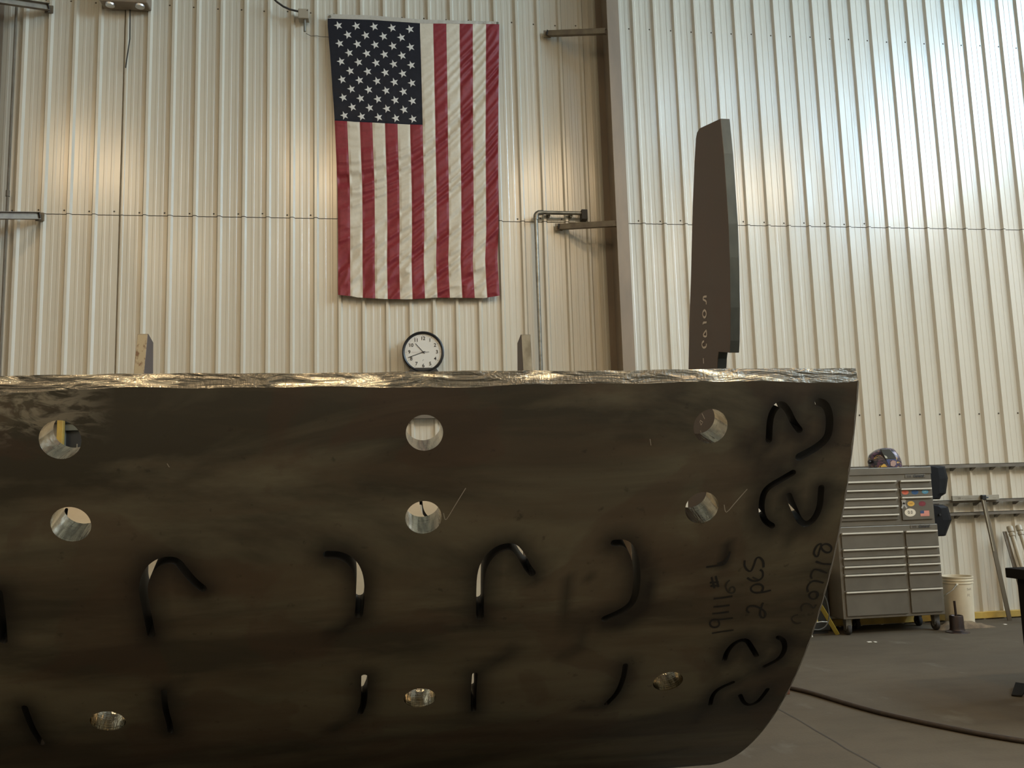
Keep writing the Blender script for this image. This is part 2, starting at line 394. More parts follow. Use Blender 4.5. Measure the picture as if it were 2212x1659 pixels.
def offset_outline(pl_, hw):
    pts = smooth_line(pl_, 2); out = []; n = len(pts)
    L, Rr = [], []
    for i, p in enumerate(pts):
        a_ = pts[max(i-1, 0)]; b2 = pts[min(i+1, n-1)]; dx, dy = b2[0]-a_[0], b2[1]-a_[1]; l = math.hypot(dx, dy) or 1
        nx, ny = -dy/l, dx/l; L.append((p[0]+nx*hw, p[1]+ny*hw)); Rr.append((p[0]-nx*hw, p[1]-ny*hw))
    def cap(c_, frm, sgn=1):
        a0 = math.atan2(frm[1]-c_[1], frm[0]-c_[0])
        return [(c_[0]+hw*math.cos(a0-math.pi*k/5), c_[1]+hw*math.sin(a0-math.pi*k/5)) for k in range(1, 5)]
    return L+cap(pts[-1], L[-1])+Rr[::-1]+cap(pts[0], Rr[0])
loops = []; kinds = []; soot_lines = []
for (px, py), r in ROUND:
    u, a_ = on_shell(px, py)
    loops.append([(u+r*math.cos(2*math.pi*k/40), a_*RO+r*math.sin(2*math.pi*k/40)) for k in range(40)]); kinds.append('round')
for hw, pts in SLOTS:
    q = [on_shell(*p) for p in pts]; q = [(u, a_*RO) for u, a_ in q]
    loops.append(offset_outline(q, hw*.00124)); kinds.append('slot'); soot_lines.append((q, .052, 1.))
# two more cuts in the far flank, seen through the bore holes
def far(u0, a0, pts): return [(u0+x_, (math.pi-a0)*RO+y_) for x_, y_ in pts]
def far_hit(x, y):
    g = ray(x, y); A = 1+g.z**2; cz = CZ-EYE; B = -2*(CY+g.z*cz); C = CY*CY+cz*cz-(RO-TH)**2
    Y = (-B+math.sqrt(B*B-4*A*C))/(2*A)
    return (g.x*Y, math.pi-math.atan2(cz-g.z*Y, Y-CY))
for px, py in ((924, 1117), (150, 1140)):
    u0, a0 = far_hit(px, py)
    q = [(u0+x_, a0*RO+y_) for x_, y_ in [(-.05, .16), (-.045, .07), (-.01, .0), (.05, -.045), (.11, -.05)]]; loops.append(offset_outline(q, .012)); kinds.append('slot')
def inside(p, lp):
    c_ = False; j = len(lp)-1
    for i in range(len(lp)):
        if (lp[i][1] > p[1]) != (lp[j][1] > p[1]) and p[0] < (lp[j][0]-lp[i][0])*(p[1]-lp[i][1])/(lp[j][1]-lp[i][1])+lp[i][0]: c_ = not c_
        j = i
    return c_
bbs = [(min(p[0] for p in l)-.01, max(p[0] for p in l)+.01, min(p[1] for p in l)-.01, max(p[1] for p in l)+.01) for l in loops]
def in_any(p, mar=0):
    for l, bb in zip(loops, bbs):
        if bb[0] < p[0] < bb[1] and bb[2] < p[1] < bb[3]:
            if inside(p, l): return True
            if mar and min((p[0]-q[0])**2+(p[1]-q[1])**2 for q in l) < mar*mar: return True
    return False
va, vb = A0*RO, A1*RO
nx_, ny_ = 118, 176
P2 = []; border = []
us = [XL+(XR-XL)*i/nx_ for i in range(nx_+1)]
# finer rows in the part the picture shows
vs_ = [va+(vb-va)*j/ny_ for j in range(ny_+1)]
idx = {}
for j, v in enumerate(vs_):
    for i, u in enumerate(us):
        ed = i in (0, nx_) or j in (0, ny_)
        if ed or not in_any((u, v), .008):
            idx[(i, j)] = len(P2); P2.append(Vector((u, v)))
E2 = []
for i in range(nx_): E2 += [(idx[(i,0)], idx[(i+1,0)]), (idx[(i,ny_)], idx[(i+1,ny_)])]
for j in range(ny_): E2 += [(idx[(0,j)], idx[(0,j+1)]), (idx[(nx_,j)], idx[(nx_,j+1)])]
for l in loops:
    n0 = len(P2); P2 += [Vector(p) for p in l]; E2 += [(n0+k, n0+(k+1) % len(l)) for k in range(len(l))]
vo, eo, fo, _, _, _ = delaunay_2d_cdt(P2, E2, [], 0, 1e-6)
tris = []
for f in fo:
    c_ = ((vo[f[0]].x+vo[f[1]].x+vo[f[2]].x)/3, (vo[f[0]].y+vo[f[1]].y+vo[f[2]].y)/3)
    if not in_any(c_): tris.append(tuple(f))
# band geometry: the ground top edge rises inwards
TOPZ = {}
def edge_wave(u): return .0035*math.sin(u*4.1+1)+.0025*math.sin(u*9.7)+.0015*math.sin(u*23+2)
def outer_pt(u, v):
    a_ = v/RO
    if abs(v-va) < 1e-5: a_ += (edge_wave(u)+.004)/RO*(1 if u < XR-.02 else .3) + max(0, (-.75-u))*.012
    return sh(u, a_)
band_in_z = at(900, 803, 2.612).z
def crest_pt(u): return Vector((u, 2.612, band_in_z+.0015*math.sin(u*7)+.001*math.sin(u*31)))
def inner_pt(u, v):
    a_ = v/RO
    if abs(v-va) < 1e-5: return Vector((u, 2.708, band_in_z-.004))
    return sh(u, a_, RO-TH)
nv = len(vo)
V = [outer_pt(p.x, p.y) for p in vo]+[inner_pt(p.x, p.y) for p in vo]
F = []; FM = []
crest = {}
def crest_i(k):
    if k not in crest: crest[k] = len(V); V.append(crest_pt(vo[k].x))
    return crest[k]
ecount = {}
for t in tris:
    F.append(t); FM.append(0); F.append(tuple(nv+i for i in t[::-1])); FM.append(1)
    for a_, b2 in ((t[0],t[1]),(t[1],t[2]),(t[2],t[0])):
        k = (min(a_,b2), max(a_,b2)); ecount.setdefault(k, []).append((a_, b2))
for k, l in ecount.items():
    if len(l) == 1:
        a_, b2 = l[0]; pa, pb = vo[a_], vo[b2]
        if abs(pa.y-va) < 1e-4 and abs(pb.y-va) < 1e-4: mi = 2
        elif abs(pa.y-vb) < 1e-4 and abs(pb.y-vb) < 1e-4: mi = 2
        elif (abs(pa.x-XR) < 1e-4 and abs(pb.x-XR) < 1e-4) or (abs(pa.x-XL) < 1e-4 and abs(pb.x-XL) < 1e-4): mi = 5
        else:
            mi = 4
            for l_, kd, bb in zip(loops, kinds, bbs):
                if bb[0] < pa.x < bb[1] and bb[2] < pa.y < bb[3]:
                    if min((pa.x-q[0])**2+(pa.y-q[1])**2 for q in l_) < 1e-6: mi = 3 if kd == 'round' else 4
        if abs(pa.y-va) < 1e-4 and abs(pb.y-va) < 1e-4:
            ca, cb_ = crest_i(a_), crest_i(b2)
            F.append((b2, a_, ca, cb_)); FM.append(2); F.append((cb_, ca, a_+nv, b2+nv)); FM.append(2)
            for q_, c_ in ((a_, ca), (b2, cb_)):
                if abs(vo[q_].x-XR) < 1e-4 or abs(vo[q_].x-XL) < 1e-4: F.append((q_, c_, q_+nv)); FM.append(5)
        else:
            F.append((b2, a_, a_+nv, b2+nv)); FM.append(mi)
plate = MB(); plate.v = [tuple(v) for v in V]; plate.f = F; plate.m = FM
me = bpy.data.meshes.new('rolled_plate'); me.from_pydata(plate.v, [], plate.f)
for k in ('scale', 'inner', 'ground', 'bore', 'soot', 'cut_edge'): me.materials.append(M[k])
me.polygons.foreach_set('material_index', FM)
# smoke stains and ground patches, stored per vertex as wear marks
SMEAR = [([(1613,960),(1640,990),(1650,1020),(1690,1000)], .05, .8), ([(1640,840),(1700,850)], .05, .5),
 ([(1385,1210),(1400,1260),(1390,1310),(1350,1345),(1310,1350)], .04, 1.), ([(1045,1440),(1080,1425),(1105,1405)], .035, .8),
 ([(400,1472),(360,1480)], .03, .6), ([(1225,1250),(1222,1370)], .012, .7), ([(1252,1330),(1255,1400),(1215,1420)], .03, .6), ([(1270,1240),(1285,1260)], .014, .7),
 ([(776,1335),(757,1348),(714,1372)], .025, 1.), ([(775,1545),(716,1578)], .035, .8), ([(1255,1528),(1310,1525)], .03, .8),
 ([(1640,1445),(1600,1465),(1560,1480),(1500,1560)], .03, .7), ([(1180,1640),(1400,1632),(1560,1600)], .03, .5), ([(1600,1290),(1605,1340)], .03, .3),
 ([(1560,1225),(1572,1180)], .016, .9), ([(1710,1140),(1690,1190)], .015, .7), ([(1545,1400),(1540,1480)], .03, .5), ([(1730,1350),(1745,1300)], .03, .5),
 ([(436,1270),(444,1276)], .03, 1.), ([(1149,1240),(1156,1246)], .03, 1.)]
for pts, w_, s_ in SMEAR: soot_lines.append(([(u, a_*RO) for u, a_ in (on_shell(*p) for p in pts)], w_, s_))
def seg_d(p, a_, b2):
    dx, dy = b2[0]-a_[0], b2[1]-a_[1]; l = dx*dx+dy*dy
    t = 0 if l == 0 else max(0, min(1, ((p[0]-a_[0])*dx+(p[1]-a_[1])*dy)/l)); return math.hypot(p[0]-a_[0]-t*dx, p[1]-a_[1]-t*dy)
def soot_at(x, y):
    s_ = 0
    if y > va+2.9: return 0
    for pts, w_, k in soot_lines:
        if abs(x-pts[0][0]) > .6: continue
        d_ = min(seg_d((x, y), a_, b2) for a_, b2 in zip(pts, pts[1:]))
        if d_ < w_*2.5: s_ = max(s_, k*math.exp(-(d_/w_)**2))
    return s_
sa = me.attributes.new('soot', 'FLOAT', 'POINT'); ga = me.attributes.new('ground', 'FLOAT', 'POINT')
vals = [soot_at(p.x, p.y) for p in vo]
gv = [max(0, min(1, (-.78-p.x)*6))*max(0, min(1, (.17-(p.y-va))*12)) for p in vo]
sa.data.foreach_set('value', vals+[0]*(nv+len(crest))); ga.data.foreach_set('value', gv+[0]*(nv+len(crest)))
me.update()
bm = bmesh.new(); bm.from_mesh(me)
for f in bm.faces: f.smooth = True
for e in bm.edges:
    if len(e.link_faces) == 2 and (e.calc_face_angle(0) > R_(28) or e.link_faces[0].material_index != e.link_faces[1].material_index): e.smooth = False
bm.to_mesh(me); bm.free()
plate_o = bpy.data.objects.new('rolled_plate', me); COL.objects.link(plate_o)
tag(plate_o, 'huge dark curved steel plate with bored holes and hooked slots, top edge ground bright', 'steel plate')
# bright burr along the near right-hand corner
mb = MB(); n_ = 120
for i in range(n_+1):
    a_ = A0+(R_(88)-A0)*i/n_; wv = .003+.0012*math.sin(i*1.7)+.0008*math.sin(i*4.3)
    if i == 0: a_ += .002
    mb.v += [tuple(sh(XR-wv, a_, RO+.0006)), tuple(sh(XR+.003, a_, RO-.001)), tuple(sh(XR+.0035, a_, RO-.012))]
for i in range(n_):
    for j in (0, 1): mb.f.append((3*i+j, 3*i+j+1, 3*i+4+j, 3*i+3+j)); mb.m.append(0)
mb.build('ground_corner', M['burr'], plate_o, label='thin bright ground corner')

def ribbon(mb, P3, wid, nrm, mi=0):        # P3 points on a surface, nrm(p) outward normal
    n_ = len(P3); vs = []
    for i, p in enumerate(P3):
        t = (P3[min(i+1, n_-1)]-P3[max(i-1, 0)]).normalized(); nn = nrm(p); s_ = nn.cross(t).normalized()
        w_ = wid*(1+.25*noise.noise(p*40)); vs += [p+s_*w_/2+nn*.0012, p-s_*w_/2+nn*.0012]
    mb.add(vs, [(2*i, 2*i+1, 2*i+3, 2*i+2) for i in range(n_-1)], mi)
def shn(p): return Vector((0, p.y-CY, p.z-CZ)).normalized()
def shell_stroke(mb, pts, wid, mi=0, sm=2):
    q = smooth_line([tuple(on_shell(*p)) for p in pts], sm); ribbon(mb, [sh(u, a_) for u, a_ in q], wid, shn, mi)
def z7(pts): return [(1490+x/6.506, 1160+y/6.506) for x, y in pts]
for pts, mi in [
  ([(310,1350),(460,1325),(615,1305)], 0), ([(605,1135),(420,1160),(310,1160),(275,1205),(300,1260),(370,1270),(420,1235),(400,1165)], 0),
  ([(315,1075),(430,1065),(550,1050)], 0), ([(330,980),(440,972),(560,955)], 0), ([(335,865),(470,850),(600,830)], 0),
  ([(560,600),(510,650),(500,710),(540,780),(610,790),(640,740),(610,690),(560,710),(560,760)], 1),
  ([(280,640),(405,630)], 0), ([(290,688),(410,678)], 0), ([(305,560),(345,718)], 0), ([(362,545),(402,700)], 0),
  ([(230,420),(400,400),(480,385),(530,320),(565,200)], 0), ([(400,380),(500,330),(540,260)], 0), ([(380,370),(480,350)], 1),
  ([(835,1062),(795,1035),(820,970),(900,962),(1000,1000),(1070,1060),(1050,1140),(985,1120),(990,1020),(1030,920)], 0),
  ([(1140,745),(1020,775),(900,785),(845,730),(890,670),(980,655),(1040,700),(1010,765)], 0),
  ([(805,570),(870,615),(960,615),(1030,560),(1025,480),(985,455)], 0), ([(880,560),(960,600)], 1),
  ([(770,325),(765,420),(850,500),(900,400),(930,290),(985,280),(1035,340),(1035,425)], 0),
  ([(1770,275),(1735,220),(1780,120),(1850,80),(1840,150),(1900,215),(1970,215),(2000,150),(1940,90),(1860,105),(1820,180),(1805,265),(1770,275)], 0),
  ([(1770,340),(1870,378),(1985,380)], 0), ([(1715,585),(1695,540),(1730,460),(1780,448),(1930,505)], 0),
  ([(1660,770),(1645,700),(1695,630),(1760,608),(1880,642)], 0),
  ([(1800,820),(1770,870),(1710,870),(1670,830),(1690,780),(1750,760),(1795,780),(1800,825)], 0),
  ([(1570,1040),(1560,970),(1630,925),(1700,950),(1735,1010),(1775,950)], 1), ([(1520,1090),(1440,1110),(1425,1165),(1490,1220),(1560,1200)], 1)]:
    lt = MB(); shell_stroke(lt, z7(pts), .0075 if mi == 0 else .006, 0); lt.build('marker_stroke', M['marker_faint' if mi else 'marker'], plate_o)
for pts, wd, n_s in (([(958,1108),(960,1118),(962,1123),(966,1120),(985,1088),(1006,1054)], .0024, 1), ([(1564,1090),(1566,1104),(1570,1107),(1590,1083),(1614,1056)], .0028, 1),
                     ([(1404,948),(1406,962)], .002, 0), ([(361,1001),(366,1009)], .0022, 0)):
    ck = MB(); shell_stroke(ck, pts, wd, 0, n_s); ck.build('chalk_tick', M['chalk_faint'], plate_o, label='pale chalk tick mark')

# cribbing bars the plate rests on
def crib(x):
    pts = [(x-.05, CY-.75, 0)]
    prof = [(CY-.62, 0)]+[(CY-.62+1.24*i/12, max(.0, CZ-math.sqrt(RO**2-(-.62+1.24*i/12)**2)) -.001) for i in range(13)]+[(CY+.62, 0)]
    return MB().prism([(x-.06, y, z) for y, z in prof], (.12, 0, 0))
crib(-1.0).build('cradle_block', M['rail'], label='low steel cradle block under the left of the curved plate', cat='block')
crib(1.05).build('cradle_block', M['rail'], label='low steel cradle block under the right of the curved plate', cat='block')

# ------------------------------------------------------------------ blades standing inside the plate
XB = 1.18
def yz(x, y): p = atx(x, y, XB); return (p.y, p.z)
near = [yz(1555.8,256), yz(1563,331), yz(1568,404), yz(1573,483), yz(1575.7,556), yz(1577.5,664), yz(1577,736), yz(1575.7,762)]
notch = [yz(1552,760), yz(1550,775), yz(1549,800)]
farE = [yz(1487,800), yz(1488.8,700), yz(1492.5,592), yz(1496,447), yz(1499.7,357), yz(1503,299), yz(1505.5,286), yz(1511,277)]
def inner_z(y): return CZ-math.sqrt((RO-TH)**2-(CY-y)**2)
yb0, yb1 = notch[-1][0]+.02, farE[0][0]+.22
poly = near+notch+[(yb0, inner_z(yb0)+.0), ((yb0+yb1)/2, inner_z((yb0+yb1)/2)), (yb1, inner_z(yb1))]+farE
bl = empty('tall_steel_blade', (XB+.018, 3.1, 1.4), label='tall dark steel blade with chalk number, rising above the plate', cat='steel blade')
mb = MB(); THB = .036; n_ = len(poly)
vs = [(XB, y, z) for y, z in poly]+[(XB+THB, y, z) for y, z in poly]
mb.add(vs, [tuple(range(n_))[::-1], tuple(range(n_, 2*n_))], 0)
for i in range(n_): mb.add([vs[i], vs[(i+1) % n_], vs[n_+(i+1) % n_], vs[n_+i]], [(0,1,2,3)], 1)
mb.build('blade_body', [M['blade'], M['cut_edge']], bl, bevel=.0015, segs=1)
def z3(pts): return [(1340+x/5.027, 640+y/5.027) for x, y in pts]
for pts in ([(940,2),(905,5),(900,35),(925,45),(938,60),(935,88)], [(917,148),(898,170),(897,210),(917,236),(936,210),(936,170),(917,148)], [(904,287),(940,283)],
            [(938,368),(915,395),(900,425),(925,440),(942,430),(938,375)], [(912,488),(892,500),(888,535),(905,562),(936,548),(938,515)], [(904,672),(908,730)],
            [(898,292),(904,300)]):
    q = [atx(x_, y_, XB) for x_, y_ in z3(pts)]; q = [Vector(p) for p in smooth_line([tuple(p) for p in q], 1)]
    ck = MB(); ribbon(ck, q, .0075, lambda p: Vector((-1, 0, 0))); ck.build('chalk_figure', M['chalk'], bl)
for pts in ([(1517,893),(1523,905)], [(1513,908),(1519,912),(1515,918),(1512,910)], [(1514,930),(1516,940),(1524,938)]):
    q = [atx(x_, y_, XB) for x_, y_ in pts]; ck = MB(); ribbon(ck, q, .004, lambda p: Vector((-1, 0, 0))); ck.build('chalk_scribble', M['chalk'], bl)

def short_post(pxs, ydepth, side, edge_mat, label):
    # pxs: near-top, far-top chamfer, near-bottom, far-bottom pixels of the broad face; side = +1 the face looks to +X
    g = ray(*pxs['fb']); X = g.x*ydepth
    P = {k: (lambda p: (p.y, p.z))(atx(*v, X)) for k, v in pxs.items()}
    zb = inner_z(P['fb'][0])+.0
    sl = (P['nb'][0]-P['nt'][0])/(P['nb'][1]-P['nt'][1]); yl = P['nb'][0]+sl*(1.1-P['nb'][1])*.15
    zb0 = inner_z(yl)
    poly = [P['nt'], P['nt2'], P['fc'], P['fb'], (P['fb'][0], zb), (yl, zb0)]+[P['nb']]
    t = -side*.046; n_ = len(poly); mb = MB()
    vs = [(X, y, z) for y, z in poly]+[(X+t, y, z) for y, z in poly]
    mb.add(vs, [tuple(range(n_)), tuple(range(n_, 2*n_))[::-1]], 0)
    for i in range(n_): mb.add([vs[i], vs[(i+1) % n_], vs[n_+(i+1) % n_], vs[n_+i]], [(0,1,2,3)], 1)
    return mb.build('short_steel_blade', [M['blade'], edge_mat], label=label, cat='steel blade', bevel=.001, segs=1)
short_post(dict(nt=(319.5,722), nt2=(320.5,721), fc=(331.3,740), fb=(330.8,811), nb=(311,811)), 4.25, 1, M['rust_edge'],
           'short upright steel blade with rusty edge, left of the clock')
short_post(dict(nt=(1126,723), nt2=(1124.8,722.5), fc=(1117.5,741), fb=(1117.8,803), nb=(1130.5,803)), 4.3, -1, M['worn_edge'],
           'short upright steel blade with pale worn edge, right of the clock')

# ------------------------------------------------------------------ column, braces, conduit
def column(xc, label):
    r = empty('steel_column', (xc, 8.6, 0), label=label, cat='column')
    MB().box((xc-.066, 8.50, 0), (xc+.066, 8.512, ZC)).build('front_flange', M['column'], r, bevel=.002)
    MB().box((xc-.005, 8.512, 0), (xc+.005, 8.94, ZC)).build('web', M['column'], r)
    MB().box((xc-.075, 8.94, 0), (xc+.075, 8.952, ZC)).build('rear_flange', M['column'], r)
    return r
XC = 2.46
column(XC, 'tan steel building column standing against the ribbed wall')
XC2 = at(-75, 400, 8.5).x
column(XC2, 'tan steel building column just outside the left of the picture')
def brace(wall_px, col_px, label, h=.058):
    a_ = at(*wall_px, 8.93); b2 = at(*col_px, 8.515)
    r = empty('flange_brace', a_, label=label, cat='brace')
    up = Vector((0, 0, 1)); d_ = (b2-a_).normalized(); s_ = d_.cross(up).normalized()
    mb = MB(); mb.bar(a_, b2, .004, h); mb.bar(a_+up*h/2-s_*.022, b2+up*h/2-s_*.022, .045, .004); mb.bar(a_-up*h/2-s_*.022, b2-up*h/2-s_*.022, .045, .004)
    mb.build('channel', M['brace'], r)
    MB().bar(a_-d_*.002, a_+d_*.004, .05, h*.9).build('end_shade', M['brace_end'], r)  # dark cap stands in for the shade inside the open channel
    MB().box((a_.x-.04, 8.95, a_.z-.04), (a_.x+.04, 8.965, a_.z+.04)).build('wall_cleat', M['brace'], r)
brace((1183,71), (1307,66), 'upper channel brace between the wall and right side column')
brace((1208,489), (1330,482), 'lower channel brace beside the conduit and column')
brace((104,17), (-48,-5), 'channel brace at the top left corner of the wall', .07)
brace((84,467), (-48,466), 'channel brace at the left edge beside the lap seam', .07)

pY = 8.90
r = empty('wall_conduit', at(1157,457,pY), label='grey steel conduit with an elbow running down the wall by the column', cat='pipe')
a_ = at(1157,459,pY); b2 = at(1262,461,pY); bz = at(1172,900,pY)
el = [a_+Vector((.05*(1-math.cos(t)) , 0, -.05*(1-math.sin(t)))) for t in [i*math.pi/16 for i in range(9)]]
MB().tube([Vector((a_.x, pY, .4))]+el+[Vector((b2.x, pY, a_.z))], .021, 12).build('pipe', M['galv'], r, smooth=40)
MB().tube([el[0]-Vector((0,0,.03)), el[2], el[4], el[6], el[8]+Vector((.03,0,0))], .029, 12).build('elbow', M['galv'], r, smooth=40)
MB().box((b2.x-.035, pY-.035, a_.z-.075), (b2.x+.03, WY-.03, a_.z+.035)).build('end_bracket', M['brace_end'], r, bevel=.004)
for px in (1187, 1235):
    q = at(px, 460, pY); MB().box((q.x-.012, pY+.02, a_.z-.03), (q.x+.012, WY-.004, a_.z+.01)).build('strap', M['galv'], r)
xq = at(13,500,8.92).x
r = empty('thin_conduit', (xq, 8.92, 3), label='thin dark conduit running down the wall at the left edge', cat='pipe')
MB().tube([(xq, 8.92, .2), (xq, 8.92, ZC)], .013, 8).build('pipe', M['rail'], r, smooth=40)
q = at(14, 418, 8.92); MB().tube([(xq, 8.92, q.z-.03), (xq, 8.92, q.z+.03)], .02, 8).build('coupling', M['rail'], r, smooth=40)

# junction box with cable and drop, thin wire to the flag
jb = at(656, 32, 8.90)
r = empty('junction_box', jb, label='small grey junction box beside the top left of the flag', cat='electrical box')
MB().box((jb.x-.055, 8.87, jb.z-.055), (jb.x+.055, 8.965, jb.z+.055)).build('box', M['rail2'] if 'rail2' in M else mat('box_grey', (.30, .26, .19), .5), r, bevel=.006)
MB().lathe((jb.x+.04, 8.868, jb.z+.035), [(.007, 0), (.007, .004)], 10, 'y').build('cover_screw', M['screw'], r)
MB().tube([(jb.x+.01, 8.9, jb.z-.05), (jb.x+.012, 8.9, jb.z-.19)], .013, 10).build('drop_tube', M['galv'], r, smooth=40)
cpx = [(588,-6), (598,4), (612,14), (625,20), (637,23), (646,25)]
MB().tube([at(x_, y_, 8.86+.006*i) for i, (x_, y_) in enumerate(cpx)], .011, 8).build('cable', M['dark_gap'], r, smooth=60)
MB().tube([at(x_, y_, 8.955) for x_, y_ in [(661,72),(672,78),(684,77),(691,79),(710,80)]], .0025, 6).build('thin_wire', M['dark_gap'], r)
# wall pack light at the top edge
a_ = at(218, 8, 8.86); b2 = at(322, 8, 8.86)
r = empty('wall_light', a_, label='beige wall light fitting cut off by the top edge, left of the flag', cat='wall light')
MB().box((a_.x, 8.80, a_.z), (b2.x, 8.965, a_.z+.28)).build('housing', M['column'], r, bevel=.012)
for x_ in (a_.x+.09, b2.x-.09): MB().lathe((x_, 8.86, a_.z+.002), [(.05, 0), (.045, -.02), (.02, -.025)], 16).build('lamp_head', M['alu'], r, smooth=40)
wq = at(281, 25, 8.95)
MB().tube([(wq.x, 8.95, wq.z+.02), (wq.x+.004, 8.955, wq.z-.3), (wq.x-.03, 8.955, wq.z-.62)], .006, 6).build('lead', M['dark_gap'], r)

# ------------------------------------------------------------------ door and yellow guard behind the plate (seen through a bore hole)
dx0 = at(147, 940, 8.95).x; dtop = at(140, 916, 8.95).z
r = empty('door_1', (dx0+.45, 8.9, 0), kind='structure')
fm = mat('door_frame_grey', (.11, .115, .09), .5); dk = mat('door_dark', (.02, .022, .024), .35)
MB().box((dx0-.07, 8.86, 0), (dx0, 8.96, dtop)).box((dx0+.92, 8.86, 0), (dx0+.99, 8.96, dtop)).box((dx0-.07, 8.86, dtop-.07), (dx0+.99, 8.96, dtop)).build('door_frame', fm, r)
MB().box((dx0, 8.9, .01), (dx0+.92, 8.94, dtop-.07)).build('door_leaf', dk, r)
MB().box((dx0+.10, 8.89, dtop-.9), (dx0+.11, 8.9, dtop-.2)).build('window_bead', M['galv'], r)
MB().box((dx0-.3, 8.84, dtop), (dx0+1.1, 8.96, dtop+.16)).build('door_header', dk, r)
ygx = at(131.5, 940, 8.8)
r = empty('guard_post', (ygx.x, 8.8, 0), label='yellow guard post seen through the top left bore hole', cat='post')
MB().box((ygx.x-.03, 8.77, 0), (ygx.x+.025, 8.83, 2.62)).build('post', M['yellow'], r, bevel=.006)
MB().box((ygx.x-.09, 8.72, 0), (ygx.x+.085, 8.88, .012)).build('foot_plate', M['yellow'], r)
# rail glimpsed through the middle hole
q = at(915, 900, 8.93)
MB().box((q.x-1.4, 8.90, q.z-.02), (q.x+1.2, 8.967, q.z+.02)).build('wall_rail', M['rail'], label='rail on the wall seen through the upper middle bore hole', cat='rail')

# ------------------------------------------------------------------ flag
FY = 8.93
def lerp_tab(t, tab):
    for (a0, b0), (a1, b1) in zip(tab, tab[1:]):
        if t <= a1: return b0+(b1-b0)*(t-a0)/(a1-a0) if t >= a0 else b0
    return tab[-1][1]
LE = [(0,707.5),(.03,708),(.13,713),(.36,722.5),(.6,729),(.8,730),(1,730)]
RE = [(0,1078.5),(.16,1077.5),(.42,1076),(.76,1077),(.86,1074.5),(.93,1076.5),(1,1079.5)]
BO = [(0,637),(.09,640),(.12,642.5),(.3,646),(.45,646.5),(.6,643),(.8,643.5),(.9,644),(1,638.5)]
TO = [(0,40),(.25,42.6),(.55,50.5),(1,52)]
CV = .368
def ridge(u, v):
    side = (u-.48)*2
    x, y = u*1.9, v*3.1
    ang = side*.75*(0.6+.4*v)
    s_ = math.cos(ang)*y+math.sin(ang)*x*1.0; c_ = -math.sin(ang)*y+math.cos(ang)*x
    n1 = noise.noise(Vector((s_*9, c_*2.2, 3.1))); n2 = noise.noise(Vector((s_*20, c_*5, 7.7)))
    amp = min(1, v*2.2+max(0, side)*.7)
    if u < 7/13 and v < CV: amp *= .22
    k = 1-abs(2*((u*13) % 1)-1); k = .35+.65*min(1, k*3)
    return amp*k*(.021*(1-abs(n1)*3)+.011*n2)+.008*noise.noise(Vector((u*3, v*3, 0)))*v
def flag_pt(u, v, lift=0):
    xl, xr = lerp_tab(v, LE), lerp_tab(v, RE)
    yt, yb = lerp_tab(u, TO), lerp_tab(u, BO)
    px = xl+(xr-xl)*u; py = yt+(yb-yt)*v
    return at(px, py, FY-ridge(u, v)-lift-.012*v)
NU, NV = 13*12, 260
fb = MB(); fb.v = [tuple(flag_pt(i/NU, j/NV)) for j in range(NV+1) for i in range(NU+1)]
for j in range(NV):
    for i in range(NU):
        st = int(i/12); v = (j+.5)/NV
        mi = 2 if (st < 7 and v < CV) else (0 if st % 2 == 0 else 1)
        fb.f.append((j*(NU+1)+i, j*(NU+1)+i+1, (j+1)*(NU+1)+i+1, (j+1)*(NU+1)+i)); fb.m.append(mi)
def star(uc, vc, r):
    pts = []
    for k in range(10):
        q = math.pi/2+k*math.pi/5+.30; rr = r if k % 2 == 0 else r*.40
        pts.append(flag_pt(uc+rr*math.cos(q), vc-rr*math.sin(q)*.607, .004))
    c_ = flag_pt(uc, vc, .0055); n_ = len(fb.v); fb.v += [tuple(p) for p in pts]+[tuple(c_)]
    for k in range(10): fb.f.append((n_+k, n_+(k+1) % 10, n_+10)); fb.m.append(3)
# nine rows of the canton, alternately five and four stars across
for j in range(11):
    cols = 5 if j % 2 == 0 else 4
    if j > 10: continue
    for i in range(cols):
        u = (.062 + i*.1045) if cols == 5 else (.114 + i*.1045)
        star(u, .024+j*.0325, .0265)
def cloth(name, c1, c2, sheen=.3, rough=.5):
    mt = mottled(name, c1, c2, rough, 0, 30, (1, 1, 1), .3, .7); mt.node_tree.nodes['Principled BSDF'].inputs['Specular IOR Level'].default_value = sheen; return mt
FL = [cloth('flag_red', (.235, .030, .036), (.19, .022, .028)), cloth('flag_white', (.60, .54, .43), (.55, .49, .385), .2, .42), cloth('flag_navy', (.013, .014, .021), (.010, .011, .016), .2), cloth('flag_star', (.62, .60, .55), (.55, .53, .49))]
flag = fb.build('national_flag', FL, smooth=80, label='large red, white and blue stars and stripes flag hung vertically on the ribbed wall', cat='flag')
hd = MB(); n_ = 40
for i in range(n_+1):
    u = i/n_; p = flag_pt(u, 0, .002); y0 = lerp_tab(u, [(0, 30), (.25, 33), (.55, 42), (1, 46.5)]); q = at(lerp_tab(0, LE)-1+(1078.5-706.5)*u, y0, FY-.004)
    hd.v += [tuple(p), tuple(q), (q.x, q.y+.004, q.z), (p.x, p.y+.004, p.z)]
for i in range(n_):
    for j in range(4): hd.f.append((4*i+j, 4*i+(j+1) % 4, 4*i+4+(j+1) % 4, 4*i+4+j)); hd.m.append(0)
hd.build('header_band', cloth('header_canvas', (.46, .43, .37), (.40, .37, .31)), flag)
for px in ((712.5,35.5), (1074.5,50)):
    q = at(*px, FY-.008); MB().lathe(q, [(.006, -.004), (.014, -.004), (.014, .002), (.006, .002)], 14, 'y').build('grommet', M['worn_edge'], flag)

